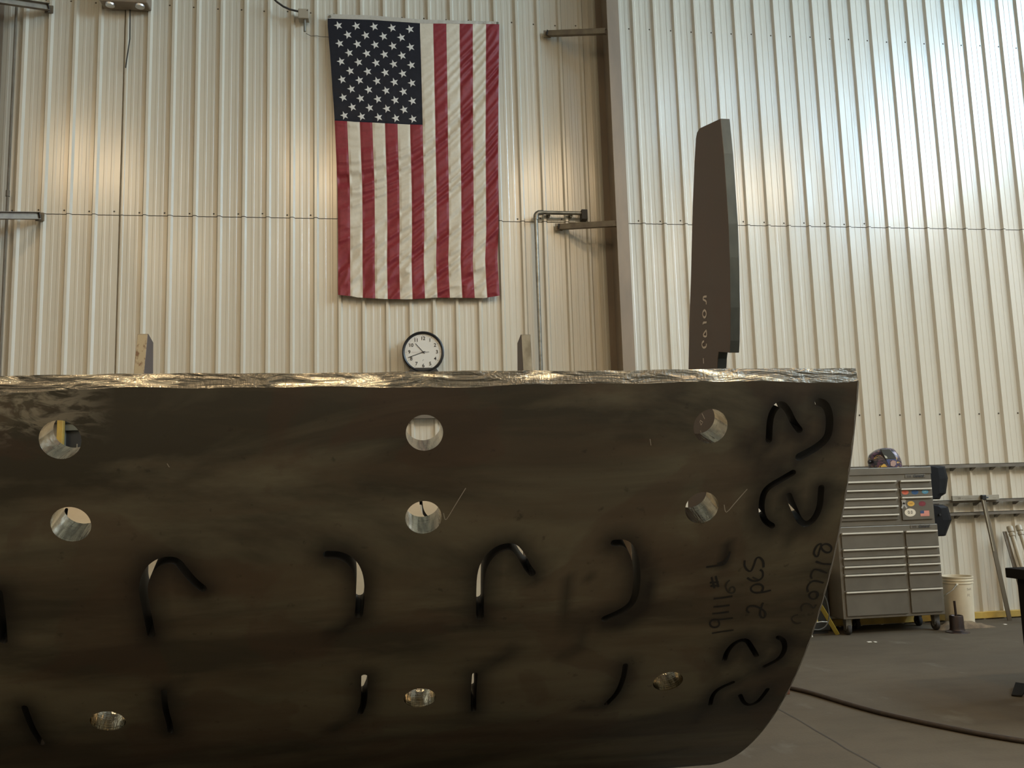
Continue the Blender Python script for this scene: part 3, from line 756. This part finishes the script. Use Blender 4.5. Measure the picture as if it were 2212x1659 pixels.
# ------------------------------------------------------------------ clock
ck_c = at(914, 761, 8.88); RC = .2155
r = empty('wall_clock', ck_c, label='round wall clock with black rim and white dial showing 10:41', cat='clock')
prof = [(.187, -.012), (.192, -.03), (.203, -.036), (RC, -.028), (RC+.002, 0), (RC, .07), (.19, .075)]
MB().lathe(ck_c, prof, 64, 'y').build('rim', M['black'], r, smooth=40)
MB().lathe(ck_c, [(.19, -.014), (.19, -.006)], 64, 'y').build('dial', M['white'], r)
MB().prism([(ck_c.x+x_, 8.85, ck_c.z+z_) for x_, z_ in ((-.13, -.165), (.13, -.165), (.155, -.205), (.17, -.25), (-.17, -.25), (-.155, -.205))], (0, .09, 0)).build('mounting_foot', M['black'], r, bevel=.004)
yf = ck_c.y-.0165
for h in range(1, 13):
    q = R_(30*h); rr = .142; tm = MB(); text_into(tm, str(h), .052, placed(Vector((ck_c.x+rr*math.sin(q), yf, ck_c.z+rr*math.cos(q)))), 0, .0006, 0, .0005, .92); tm.build('numeral', M['ink'], r)
tk = MB()
for i in range(60):
    q = R_(6*i); d_ = Vector((math.sin(q), 0, math.cos(q))); l = .012 if i % 5 == 0 else .007
    tk.bar(Vector((ck_c.x, yf, ck_c.z))+d_*.166, Vector((ck_c.x, yf, ck_c.z))+d_*(.166+l), .001, .0028 if i % 5 == 0 else .0012, up=d_.cross(Vector((0,1,0))))
tk.build('minute_marks', M['ink'], r)
def hand(name, deg, l, back, wd, dy, mtl):
    q = R_(deg); d_ = Vector((math.sin(q), 0, math.cos(q))); c_ = Vector((ck_c.x, yf-dy, ck_c.z))
    MB().bar(c_-d_*back, c_+d_*l, .0015, wd, up=d_.cross(Vector((0,1,0)))).build(name, mtl, r)
hand('hour_hand', 318.7, .118, .022, .0062, .003, M['ink']); hand('minute_hand', 249.8, .163, .022, .0055, .0055, M['ink'])
hand('second_hand', 270, .12, .0, .0012, .008, mat('hand_red', (.35, .20, .16), .5)); hand('second_hand_tail', 90, .062, 0, .0035, .008, M['ink'])
MB().lathe((ck_c.x, yf-.006, ck_c.z), [(.007, -.004), (.007, .004)], 16, 'y').build('hub', M['ink'], r)
lg = MB(); text_into(lg, '/\u00b0', .024, placed(Vector((ck_c.x, yf, ck_c.z-.088)))); lg.build('dial_mark', M['ink'], r)

# ------------------------------------------------------------------ tool storage
TY = 8.40
M['tool'] = mottled('toolbox_grey', (.150, .130, .098), (.125, .109, .082), .42, .35, 5)
M['tool_drawer'] = mottled('drawer_grey', (.140, .122, .092), (.118, .103, .078), .42, .35, 6)
M['handle'] = mat('drawer_pull', (.60, .56, .47), .45, .3)
def k1(x, y): return (1780+x/3.6065, 940+y/3.6065)
def cz1(x, y): return at(*k1(x, y), TY-.02)
cabL, cabR = at(1816.5,1250,TY).x, at(2036,1250,TY).x
cab_z0, cab_z1 = at(*k1(900,1395), TY).z-.005, at(*k1(880,690), TY).z
def storage(name, xl, xr, z0, z1, depth, label):
    r = empty(name, ((xl+xr)/2, TY+.25, z0), label=label, cat='tool chest')
    fr = MB(); t = .03
    fr.box((xl, TY+.004, z0), (xr, TY+depth, z1))
    fr.build('body', M['tool'], r, bevel=.006)
    return r
def drawer(r, x0, x1, ztop, zbot, pull=True):
    d_ = MB().box((x0, TY-.012, zbot+.006), (x1, TY+.006, ztop-.004)).build('drawer', M['tool_drawer'], r, bevel=.003)
    if pull:
        mb = MB(); mb.prism([(x0, TY-.012, ztop-.004), (x0, TY-.034, ztop+.001), (x0, TY-.034, ztop-.013), (x0, TY-.028, ztop-.019), (x0, TY-.012, ztop-.019)], (x1-x0, 0, 0))
        o = mb.build('drawer_pull', M['handle']); o.parent = d_; o.matrix_parent_inverse = Matrix.Identity(4)
    return d_
def rowz(tab): return [cz1(x, y).z for x, y in tab]
cab = storage('rolling_tool_cabinet', cabL, cabR, cab_z0, cab_z1, .52, 'grey rolling tool cabinet on casters carrying the upper chest')
lz = rowz([(360,755),(370,882),(376,949),(382,1015),(388,1080),(400,1211)])+[cz1(400,1408).z]
rz = rowz([(750,742),(760,867),(768,934),(776,999),(782,1065),(792,1192)])+[cz1(800,1385).z]
lx0, lx1 = cabL+.035, at(1947,1150,TY).x
rx0, rx1 = at(1954.5,1150,TY).x, cabR-.028
for zt, zb in zip(lz, lz[1:]): drawer(cab, lx0, lx1, zt, zb)
for zt, zb in zip(rz, rz[1:]): drawer(cab, rx0, rx1, zt, zb)
def logo(r, x_, y_, wmul=1.):
    mb = MB(); p = at(x_, y_, TY-.002)
    MB().box((p.x-.125, TY-.001, p.z-.018), (p.x+.105, TY+.006, p.z+.018)).build('name_plate', M['tool_drawer'], r, bevel=.002)
    text_into(mb, 'U.S.', .030, placed(Vector((p.x-.080, TY-.003, p.z))), 0, .0002, .2); mb.build('maker_initials', M['brace_end'], r); mb = MB()
    text_into(mb, 'General', .038, placed(Vector((p.x+.022, TY-.003, p.z))), 0, .0012, .35)
    mb.build('maker_lettering', M['ink'], r)
logo(cab, 1991, 1137)
# casters
def caster(x, y, front=True):
    w_ = MB().lathe((x-.02, y, .055), [(.018, 0), (.05, 0), (.055, .006), (.055, .034), (.05, .04), (.018, .04)], 28, 'x').build('caster_wheel', M['tyre'], cab, smooth=40)
    mb = MB().lathe((x, y, cab_z0-.012), [(.035, 0), (.035, .012)], 16)
    mb.prism([(x+.026, y-.03, cab_z0-.01), (x+.026, y+.03, cab_z0-.01), (x+.026, y+.014, .045), (x+.026, y-.014, .045)], (.004, 0, 0))
    mb.prism([(x-.03, y-.03, cab_z0-.01), (x-.03, y+.03, cab_z0-.01), (x-.03, y+.014, .045), (x-.03, y-.014, .045)], (.004, 0, 0))
    mb.box((x-.03, y-.034, .06), (x+.03, y-.030, cab_z0-.01)) if front else None
    mb.build('caster_fork', M['galv'] if front else M['black'], cab)
    MB().lathe((x-.024, y, .055), [(.02, 0), (.02, .052)], 12, 'x').build('axle', M['galv'], cab)
caster(at(1834,1356,8.47).x, 8.50); caster(at(2025,1353,8.47).x, 8.50)
caster(at(1984,1345,8.8).x, 8.80, False); caster(at(1850,1345,8.8).x, 8.80, False)
chL, chR = cabL+.02, at(2014.5,1060,TY).x
ch_z1 = at(1980,1009,TY+.02).z
ch = storage('upper_tool_chest', chL, chR, cab_z1, ch_z1, .44, 'grey top tool chest with stickers and a painted helmet on its lid')
MB().box((chL-.002, TY-.006, at(1980,1024,TY).z), (chR+.002, TY+.445, ch_z1+.003)).build('lid', M['tool'], ch, bevel=.006)
lz = rowz([(400,357),(400,424),(400,488),(400,552),(400,618)])+[cz1(400,668).z]
rz = rowz([(710,350),(720,412),(724,478)])+[cz1(730,662).z]
lx0, lx1 = chL+.03, at(1936,1080,TY).x
rx0, rx1 = at(1945.5,1080,TY).x, chR-.028
for zt, zb in zip(lz, lz[1:]): drawer(ch, lx0, lx1, zt, zb)
rd = [drawer(ch, rx0, rx1, zt, zb) for zt, zb in zip(rz, rz[1:])]
logo(ch, 1979, 1028.5)
def s1(x, y): return at(1930+x/11.85, 1010+y/11.85, TY-.0135)
def sticker(parent, c_, w_, h_, m1, txt=None, m2=None, ts=.03, name='sticker', lab=None):
    mb = MB(); n_ = 28
    mb.prism([(c_.x+w_/2*math.cos(2*math.pi*k/n_), TY-.0132, c_.z+h_/2*math.sin(2*math.pi*k/n_)) for k in range(n_)], (0, .0012, 0), 0)
    if txt: text_into(mb, txt, ts, placed(Vector((c_.x, TY-.0136, c_.z))), 1, .0003, 0, .0003)
    o = mb.build(name, [m1, m2 or M['ink']], None); o.parent = parent
    if lab: o['label'] = lab
OR = mat('sticker_orange', (.50, .11, .05), .5); OR2 = mat('sticker_red', (.36, .04, .03), .5); BL = mat('sticker_blue', (.02, .07, .16), .5); BL2 = mat('sticker_blue_dark', (.02, .04, .10), .5)
LB = mat('sticker_pale_blue', (.05, .20, .30), .5); LB2 = mat('sticker_sky', (.25, .42, .48), .5); YE = mat('sticker_yellow', (.62, .36, .06), .5); YE2 = mat('sticker_ochre', (.30, .14, .02), .5)
MR = mat('sticker_maroon', (.16, .018, .025), .5); MR2 = mat('sticker_maroon2', (.25, .04, .05), .5); CR_ = mat('sticker_cream', (.62, .55, .42), .5); SI = mat('sticker_silver', (.38, .36, .32), .4, .3)
sticker(rd[1], s1(300,630), .078, .052, OR, 'DIRT', OR2, .024, lab='small orange oval sticker'); sticker(rd[1], s1(550,625), .078, .052, BL, 'DIRT', BL2, .024, lab='small dark blue oval sticker')
sticker(rd[1], s1(810,615), .074, .046, LB, 'DIRT', LB2, .024, lab='small light blue oval sticker')
sticker(rd[2], s1(450,925), .078, .052, YE, 'DIRT', YE2, .026, lab='yellow oval sticker'); sticker(rd[2], s1(738,925), .078, .052, MR, 'DIRT', MR2, .026, lab='maroon oval sticker')
sticker(rd[2], s1(430,1150), .124, .082, CR_, '0.0', M['ink'], .046, lab='white oval sticker reading 0.0')
c_ = s1(805,1172); mb = MB(); fw_, fh = .100, .056
for k in range(13): mb.box((c_.x-fw_/2, TY-.0132, c_.z+fh/2-fh*(k+1)/13), (c_.x+fw_/2, TY-.012, c_.z+fh/2-fh*k/13), 0 if k % 2 == 0 else 1)
mb.box((c_.x-fw_/2, TY-.0138, c_.z), (c_.x-fw_*.08, TY-.0125, c_.z+fh/2), 2)
o = mb.build('sticker', [mat('s_red', (.50, .13, .09), .5), mat('s_white', (.55, .30, .22), .5), mat('s_blue', (.03, .05, .12), .5)]); o.parent = rd[2]; o['label'] = 'small stars and stripes flag sticker'
c_ = s1(270,930); mb = MB()
for a0, b0 in (((-.028,-.045), (.020,.04)), ((.028,-.045), (-.020,.04))): mb.bar(Vector((c_.x+a0[0], TY-.0128, c_.z+a0[1])), Vector((c_.x+b0[0], TY-.0128, c_.z+b0[1])), .0012, .018, up=(1, 0, 0))
mb.lathe((c_.x, TY-.0134, c_.z+.035), [(.01, 0), (.018, 0), (.018, .001), (.01, .001)], 16, 'y')
o = mb.build('sticker', SI); o.parent = rd[2]; o['label'] = 'silver awareness ribbon sticker'

# things on and beside the chest
hY = 8.52
hb = at(1908, 1009, hY); zt0 = ch_z1+.003
r = empty('painted_welding_helmet', (hb.x, hY, zt0), label='welding helmet painted with flames, resting on the tool chest lid', cat='helmet')
st = [(1878.5,984,.03),(1881,981,.07),(1888,976,.10),(1897,970.5,.118),(1906,967.6,.125),(1916,967.2,.125),(1924,969,.118),(1930,976,.105),(1935,984,.095),(1938,993,.085),(1940.5,1005,.075)]
mb = MB(); nn = 14
for px, py, hd_ in st:
    p = at(px, py, hY); h = p.z-zt0
    for k in range(nn+1):
        q = math.pi*k/nn; cc, ss = math.cos(q), math.sin(q)
        mb.v.append((p.x, hY+hd_*math.copysign(abs(cc)**.7, cc), zt0+h*ss**.62 if ss > 1e-6 else zt0))
for i in range(len(st)-1):
    for k in range(nn): mb.f.append((i*(nn+1)+k, i*(nn+1)+k+1, (i+1)*(nn+1)+k+1, (i+1)*(nn+1)+k)); mb.m.append(0)
for i, rev in ((0, 0), (len(st)-1, 1)): mb.f.append(tuple(i*(nn+1)+k for k in range(nn+1))); mb.m.append(0)
hm = mat('helmet_flames', (.02, .02, .03), .3); nt = hm.node_tree
f1 = noise_fac(nt, 13, 3, (1, 1, 1.8), .50, .56, .5, 2.5); f2 = noise_fac(nt, 10, 3, (1.2, 1, 2), .63, .66, .5, 2.5)
c = mix(nt, f1, (.018, .018, .028), (.10, .045, .085)); c = mix(nt, f2, c, (.42, .26, .06)); setin(hm, 'Base Color', c)
mb.build('helmet_shell', hm, r, smooth=40)
# front visor panel, lens and badge on the camera side
def quad(pxs, Y, dy=.006):
    P = [at(x_, y_, Y) for x_, y_ in pxs]
    return MB().prism([(p.x, p.y, max(p.z, zt0+.004)) for p in P], (0, dy, 0))
vy = hY-.127
quad([(1903,970),(1922,970),(1931,980),(1936.5,991),(1914,992),(1907,981)], vy, .02).build('visor_panel', mat('visor_grey', (.045, .047, .042), .3), r, bevel=.002)
quad([(1909.5,983),(1915.5,985.5),(1917.5,990),(1913,990)], vy-.003, .004).build('lens', mat('lens_pale', (.42, .42, .34), .2), r)
quad([(1914,992.5),(1936.5,991.5),(1938,1008),(1921,1008.5)], vy+.004, .016).build('lower_panel', mat('helmet_blue', (.05, .06, .14), .35), r, bevel=.002)
quad([(1924,998),(1929,994),(1935,996),(1936,1003),(1931,1008),(1924,1006)], vy+.001, .004).build('badge', mat('badge_pink', (.34, .22, .18), .5), r)
quad([(1904,1006),(1910,1002),(1917,1008.5),(1903,1009)], vy, .01).build('flame_panel', mat('flame_yellow', (.50, .30, .05), .4), r)
kp = at(1880, 998, hY-.02); MB().lathe(kp+Vector((-.012,0,0)), [(.006, -.01), (.02, -.008), (.02, .01), (.01, .018)], 14, 'x').build('knob', M['black'], r, smooth=40)
# small things on the lid
q = at(1963.5, 1008, 8.6); MB().lathe((q.x, 8.6, zt0), [(.008, 0), (.011, .002), (.011, .012), (.007, .018)], 10).build('bolt', M['tool'], label='tiny bolt standing on the chest lid', cat='bolt')
q = at(1998, 1008, 8.6); MB().lathe((q.x, 8.6, zt0), [(.045, 0), (.042, .008), (.028, .016), (.0001, .019)], 18).build('hand_puck', M['rail'], label='small dark round disc lying on the chest lid', cat='disc', smooth=50)

def z6(x, y): return (1960+x/8.292, 980+y/8.292)
def hung_helmet(pts, yc, xin, label, rot=0):
    # pts: right-hand outline in the photo; the open side rests against the chest
    r = empty('hanging_welding_helmet', (xin+.06, yc, at(*pts[0], yc).z), label=label, cat='helmet')
    P = [at(*p, yc) for p in pts]; out = []
    secs = [(-.125, .45), (-.105, .8), (-.07, 1.), (.05, 1.), (.10, .8), (.125, .45)]
    mb = MB(); n_ = len(P)+2
    zm = sum(p.z for p in P)/len(P)
    for dy, s_ in secs:
        row = [(xin, yc+dy, P[0].z)]+[(xin+(p.x-xin)*s_, yc+dy, zm+(p.z-zm)*(.85+.15*s_)) for p in P]+[(xin, yc+dy, P[-1].z)]
        mb.v += row
    for i in range(len(secs)-1):
        for k in range(n_-1): mb.f.append((i*n_+k, i*n_+k+1, (i+1)*n_+k+1, (i+1)*n_+k)); mb.m.append(0)
    mb.f.append(tuple(range(n_))); mb.m.append(0); mb.f.append(tuple((len(secs)-1)*n_+k for k in range(n_))); mb.m.append(0)
    mb.build('helmet_shell', M['helmet_black'], r, bevel=.004)
    return r, P
M['helmet_black'] = mat('helmet_black', (.008, .008, .008), .55, 0, .12)
r, P = hung_helmet([z6(500,214), z6(600,228), z6(655,440), z6(618,715), z6(535,765), z6(510,815)], 8.56, chR+.004, 'black welding helmet hung on the side of the upper chest, the higher of two')
q0, q1 = at(*z6(470,250), 8.44), at(*z6(640,430), 8.44)
r2, P = hung_helmet([z6(560,908), z6(655,950), z6(720,1180), z6(615,1462), z6(580,1472)], 8.60, cabR+.004 if False else cabR+.002, 'black welding helmet hung beside the cabinet, the lower of two')
q = at(*z6(560,912), 8.60); MB().box((chR+.003, 8.59, q.z-.03), (q.x, 8.61, q.z-.015)).build('hook', M['black'], r2)
q = at(*z6(580,1090), 8.47); MB().lathe((q.x, 8.465, q.z), [(.012, -.004), (.012, .01)], 12, 'y').build('pivot_knob', M['black'], r2)

# wall rails on the right
def wall_rail(x0, pxy, label, h=.034):
    z = at(*pxy, 8.93).z; x1 = 9.6
    r = empty('wall_rail', (x0, 8.93, z), label=label, cat='rail')
    mb = MB(); mb.box((x0, 8.895, z+h/2-.005), (x1, 8.968, z+h/2)); mb.box((x0, 8.895, z-h/2), (x1, 8.900, z+h/2)); mb.build('angle_iron', M['rail'], r)
    k = math.ceil((x0-CR)/PITCH); 
    while CR+k*PITCH < 8.3:
        x = CR+k*PITCH; k += 1
        if x < x0+.05: continue
        MB().prism([(x-.02, 8.968, z-h/2), (x-.02, 8.968, z-h/2-.035), (x-.02, 8.905, z-h/2)], (.04, 0, 0)).build('rib_clip', M['rail'], r)
wall_rail(at(1790,1008,8.93).x, (2130,1005), 'top one of the three horizontal rails on the right of the wall', .04)
wall_rail(at(1960,1082,8.93).x, (2186,1079.5), 'middle one of the three horizontal rails, behind the T-square head')
wall_rail(at(1960,1110,8.93).x, (2160,1107), 'lowest of the three horizontal rails on the right of the wall')

# bucket
q = onfloor(2068, 1334); bc = Vector((at(2069.5,1290,8.74).x, 8.74, 0))
M['bucket'] = mottled('bucket_white', (.56, .49, .35), (.47, .40, .28), .45, 0, 6)
r = empty('plastic_bucket', bc, label='white plastic bucket with rolled wire handle standing behind the iron weight', cat='bucket')
bh = at(2070,1243.5,8.74).z
MB().lathe(bc, [(.135, 0), (.14, .004), (.152, bh-.075), (.160, bh-.072), (.160, bh-.062), (.154, bh-.060), (.154, bh-.045), (.162, bh-.043), (.162, bh-.033), (.155, bh-.03), (.155, bh-.016), (.164, bh-.012), (.164, bh), (.150, bh), (.140, bh-.05), (.13, .006), (.0001, .006)], 40).build('body', M['bucket'], r, smooth=35)
e0 = at(2067.5, 1262, 8.58); e1 = at(2044, 1284, 8.57)
MB().lathe((e0.x, e0.y-.004, e0.z), [(.012, 0), (.012, .02)], 12, 'y').build('handle_ear', M['bucket'], r)
MB().tube([e0, e0.lerp(e1, .5)+Vector((0,-.01,-.006)), e1, e1+Vector((-.06, .04, -.05))], .004, 8).build('wire_handle', M['galv'], r)
mb = MB()
for (x_, y_), t_ in (((2094,1273), '5x4'), ((2093,1286), '30'), ((2096,1291), '12')): text_into(mb, t_, .035, placed(at(x_, y_, 8.585)), 0, .0005, 0, .0003)
# wrap the faint marks round the bucket wall
def wrap(v):
    v = Vector(v); rr = .135+.02*(v.z/bh)+.0012; dx = max(-.99, min(.99, (v.x-bc.x)/rr)); return (v.x, bc.y-rr*math.sqrt(1-dx*dx), v.z)
mb.v = [wrap(v) for v in mb.v]; mb.build('faint_marks', mat('faded_ink', (.22, .18, .13), .7), r)

# iron weight with rod
wc = onfloor(2066, 1361); wc = Vector((at(2066,1340,8.3).x, 8.3, 0))
M['iron'] = mottled('rusty_iron', (.040, .026, .022), (.022, .016, .015), .34, .5, 12)
r = empty('iron_weight', wc, label='dark rusty iron cylinder with a short rod standing up, beside the tool cabinet', cat='weight')
MB().lathe(wc, [(.115, 0), (.112, .008), (.075, .022), (.068, .04), (.067, .155), (.062, .168), (.052, .165), (.045, .150), (.0001, .150)], 36).build('body', M['iron'], r, smooth=35)
MB().tube([wc+Vector((0,0,.15)), wc+Vector((-.004,0,.31))], .0115, 12).build('rod', M['iron'], r, smooth=40)
# heap of dirt and rags against the wall foot
M['dirt'] = mottled('brown_dirt', (.17, .12, .065), (.08, .055, .03), .85, 0, 15)
mb = MB(); x0, x1 = at(2010,1335,8.6).x, at(2132,1335,8.6).x; nx2, ny2 = 34, 10
for j in range(ny2+1):
    for i in range(nx2+1):
        u, v = i/nx2, j/ny2; x = x0+(x1-x0)*u; y = 8.44+.14*v+.012*noise.noise(Vector((u*9, v*3, 1)))
        h = math.sin(math.pi*v)**.6*min(1, 6*u, 2.6*(1-u))*(.066+.020*noise.noise(Vector((u*12, v*4, 5)))) if 0 < v < 1 else 0
        mb.v.append((x, y, max(h, 0)+.001))
for j in range(ny2):
    for i in range(nx2): mb.f.append((j*(nx2+1)+i, j*(nx2+1)+i+1, (j+1)*(nx2+1)+i+1, (j+1)*(nx2+1)+i)); mb.m.append(0)
mb.build('dirt_heap', M['dirt'], smooth=60, label='low heap of brown dirt on the floor in front of the bucket', cat='dirt')

# T-square leaning on the wall
bw = mottled('weathered_board', (.30, .27, .20), (.20, .175, .125), .6, 0, 10, (.5, 1, 1)); pw = mottled('pole_steel', (.16, .135, .095), (.11, .09, .062), .45, .4, 6, (1, 1, .2))
p0 = at(2056,1071.5,8.87); p1 = at(2157,1069,8.87); hh = (at(2100,1070,8.87).z-at(2100,1081,8.87).z)
r = empty('leaning_t_square', at(2166,1335,8.72), label='long grey T-square leaning on the wall rails', cat='t-square')
MB().box((p0.x, 8.862, p0.z-hh), (p1.x, 8.885, p0.z)).build('head_board', bw, r, bevel=.002)
mk = MB()
for x_, y_, t_ in ((2072,1076.5,'-- 3/8 --'), (2100,1076.5,'~~-- ----'), (2148,1074.5,'-.--')): text_into(mk, t_, .03, placed(at(x_, y_, 8.8605)), 0, 0, 0, .0002)
mk.build('pencil_marks', mat('pencil', (.13, .11, .08), .8), r)
qa = at(2123.5,1078,8.84); qb = onfloor(2168,1337.5); qb = Vector((qb.x-.01, 8.80, .0))
MB().bar(qb, qa, .012, .050, up=(1,0,0)).build('long_arm', pw, r, bevel=.002)
dd = (qa-qb).normalized()
MB().bar(qb+dd*.75+Vector((-.016,-.009,0)), qa+Vector((-.012,-.009,0)), .008, .010, up=(1,0,0)).build('bright_strip', mat('bright_strip', (.40, .36, .27), .4, .5), r)
qk = at(2125,1074,8.84); MB().box((qk.x-.028, 8.825, qk.z-.03), (qk.x+.024, 8.86, qk.z+.026)).build('clamp', M['black'], r, bevel=.006)
MB().tube([(qk.x+.02, 8.84, qk.z), (qk.x+.05, 8.835, qk.z-.004)], .008, 8).build('clamp_screw', M['black'], r)

# pipes and bar leaning behind the table
pv = mottled('dirty_white_pipe', (.40, .36, .27), (.30, .265, .19), .45, 0, 8, (1, 1, .4))
def lean_pipe(top, low, label, rad=.024):
    a_ = at(*top, 8.86); l_ = at(*low, 8.72); d_ = (l_-a_); t_ = (a_.z-.0)/(a_.z-l_.z); f_ = a_+d_*t_; f_.z = .012
    r = empty('leaning_pipe', f_, label=label, cat='pipe')
    MB().tube([a_, f_], rad, 14).build('pipe', pv, r, smooth=40)
    dn = (f_-a_).normalized()
    MB().tube([a_-dn*.01, a_+dn*.004, a_+dn*.05, a_+dn*.056], [rad*1.2, rad*1.4, rad*1.4, rad*1.15], 16).build('upper_coupling', pv, r, smooth=40)
    MB().tube([a_+dn*.066, a_+dn*.07, a_+dn*.10, a_+dn*.104], [rad*1.15, rad*1.3, rad*1.3, rad*1.1], 16).build('lower_coupling', pv, r, smooth=40)
lean_pipe((2181,1139), (2207,1222), 'dirty white pipe leaning on the wall, left of two')
lean_pipe((2200,1137), (2222,1205), 'dirty white pipe leaning on the wall, right of two, at the picture edge')
a_ = at(2170,1148,8.88); l_ = at(2191,1222,8.78); t_ = a_.z/(a_.z-l_.z); f_ = a_+(l_-a_)*t_; f_.z = .005
MB().bar(f_, a_, .012, .045, up=(1,0,0)).build('leaning_bar', M['rail'], label='dark flat bar leaning on the wall just left of the pipes', cat='bar', bevel=.002)

# table at the right edge (its far left corner shows)
tY = 5.80
M['bench'] = mat('bench_black', (.011, .010, .009), .8, 0, .05)
tl = at(2171, 1236, tY); ztop = at(2175,1226,tY).z; zlow = at(2175,1247.5,tY).z
r = empty('black_bench', (tl.x+.6, tY-.5, 0), label='black steel bench at the right edge of the picture', cat='bench')
MB().box((tl.x, tY-1.1, zlow), (tl.x+1.5, tY, ztop)).build('bench_top', M['bench'], r, bevel=.006)
lx = at(2196.5,1249,tY-.03).x
for x_ in (lx, lx+1.25):
    for y_ in (tY-.12, tY-1.05):
        g_ = MB().box((x_, y_, .012), (x_+.09, y_+.09, zlow)).build('leg', M['bench'], r, bevel=.004)
        if not (x_ == lx and y_ == tY-.12): 
            o = MB().box((x_-.07, y_-.06, 0), (x_+.11, y_+.13, .012)).build('foot_plate', M['bench'], None); o.parent = g_
pk = [onfloor(2185,1503,.004), onfloor(2207,1505,.004), onfloor(2212,1478,.012), onfloor(2194,1476,.012)]
pk = [pk[0], pk[1], Vector((lx+.09, tY-.03, .006)), Vector((lx-.06, tY-.02, .006))]
MB().prism([onfloor(2185,1503,.004), onfloor(2207,1505,.004), onfloor(2225,1480,.03), onfloor(2194,1476,.03)], (0, 0, .008)).build('foot_plate', M['bench'], r)

# yellow stand with hose and dark box, beyond the plate's right end
sy = 8.22
r = empty('yellow_stand', onfloor(1808,1371), label='yellow metal stand with a grey hose, left of the tool cabinet', cat='stand')
ap = at(1769,1303,sy); f1_ = onfloor(1809,1371); f2_ = at(1738,1371,sy); f2_.z = 0.005; f1_.z = .005
yw = mat('stand_yellow', (.40, .29, .04), .5)
MB().bar(f1_, ap, .02, .042, up=(1,0,0)).build('leg', yw, r, bevel=.003); MB().bar(f2_, ap, .02, .042, up=(1,0,0)).build('leg', yw, r, bevel=.003)
b0 = at(1761,1345,sy-.02); MB().prism([at(1758,1346,sy-.03), at(1767,1344,sy-.03), at(1766,1331,sy-.03), at(1763,1327,sy-.03)], (0,.02,0)).build('gusset', yw, r)
MB().tube([at(1760,1345,sy-.03), at(1775,1343,sy-.04), at(1789,1343.5,sy-.03)], .006, 8).build('brace', M['galv'], r)
hz = [(1780,1285),(1786,1298),(1790,1318),(1791.5,1332),(1789,1344),(1782,1355),(1770,1361),(1756,1360)]
MB().tube([at(x_, y_, sy-.06) for x_, y_ in smooth_line(hz, 2)], .0065, 8).build('hose', mat('hose_grey', (.045, .043, .035), .6), r, smooth=60)
bx0, bx1 = at(1770,1300,8.5).x, at(1811,1300,8.5).x
r = empty('dark_box', ((bx0+bx1)/2, 8.65, 0), label='dark box standing between the yellow stand and tool cabinet', cat='dark_casing')
zb = at(1800,1238,8.5).z
MB().box((bx0-.25, 8.62, .03), (bx1-.04, 8.92, zb)).build('casing', mat('box_dark', (.016, .017, .016), .5), r, bevel=.01)  # plain dark box beside the cabinet's left side
MB().box((bx0-.23, 8.64, 0), (bx1-.06, 8.90, .03)).build('base', M['black'], r)

# hose across the floor
def z8(x, y): return (1640+x/3.867, 1380+y/3.867)
hp = [onfloor(*z8(x, y), .016) for x, y in [(245,405),(420,445),(600,500),(800,560),(1000,615),(1200,660),(1400,705),(1600,745),(1800,785),(2000,820),(2212,855)]]
d0 = (hp[0]-hp[1]).normalized(); d1 = (hp[-1]-hp[-2]).normalized()
hp = [hp[0]+d0*1.6+Vector((-.3, .5, 0)), hp[0]+d0*.7+Vector((-.05, .1, 0))]+hp+[hp[-1]+d1*.6+Vector((.1, 0, 0)), hp[-1]+d1*1.4+Vector((.5, .1, 0))]
hp = [Vector(p) for p in smooth_line([tuple(p) for p in hp], 2)]
M['hose'] = mottled('hose_brown', (.035, .022, .013), (.022, .015, .010), .55, 0, 30)
MB().tube(hp, .0155, 10).build('floor_hose', M['hose'], smooth=60, label='dark brown hose lying across the concrete floor', cat='hose')
q = onfloor(1701, 1499); MB().box((q.x-.05, q.y-.02, 0), (q.x+.012, q.y+.05, .045)).build('rusty_block', mat('rust', (.10, .035, .015), .7), label='small rusty block on the floor at the plate edge', cat='block', bevel=.004)
wp = mat('scrap_white', (.7, .68, .6), .6)
for (x_, y_), l_, lb in (((1878,1387), .04, 'white scrap on the floor in front of the cabinet, longer of two'), ((1890.5,1387), .022, 'white scrap on the floor in front of the cabinet, shorter of two'), ((2171,1349), .028, 'white scrap on the floor in front of the T-square foot')):
    q = onfloor(x_, y_); MB().box((q.x-l_/2, q.y-.015, 0), (q.x+l_/2, q.y+.015, .004)).build('paper_scrap', wp, label=lb, cat='scrap')
q = at(1755, 1371, 8.0); q = onfloor(1754.5, 1376)
MB().tube([(q.x, q.y, .0), (q.x-.01, q.y, .05)], .008, 8).build('pale_peg', wp, label='short pale peg on the floor at the plate edge', cat='peg')
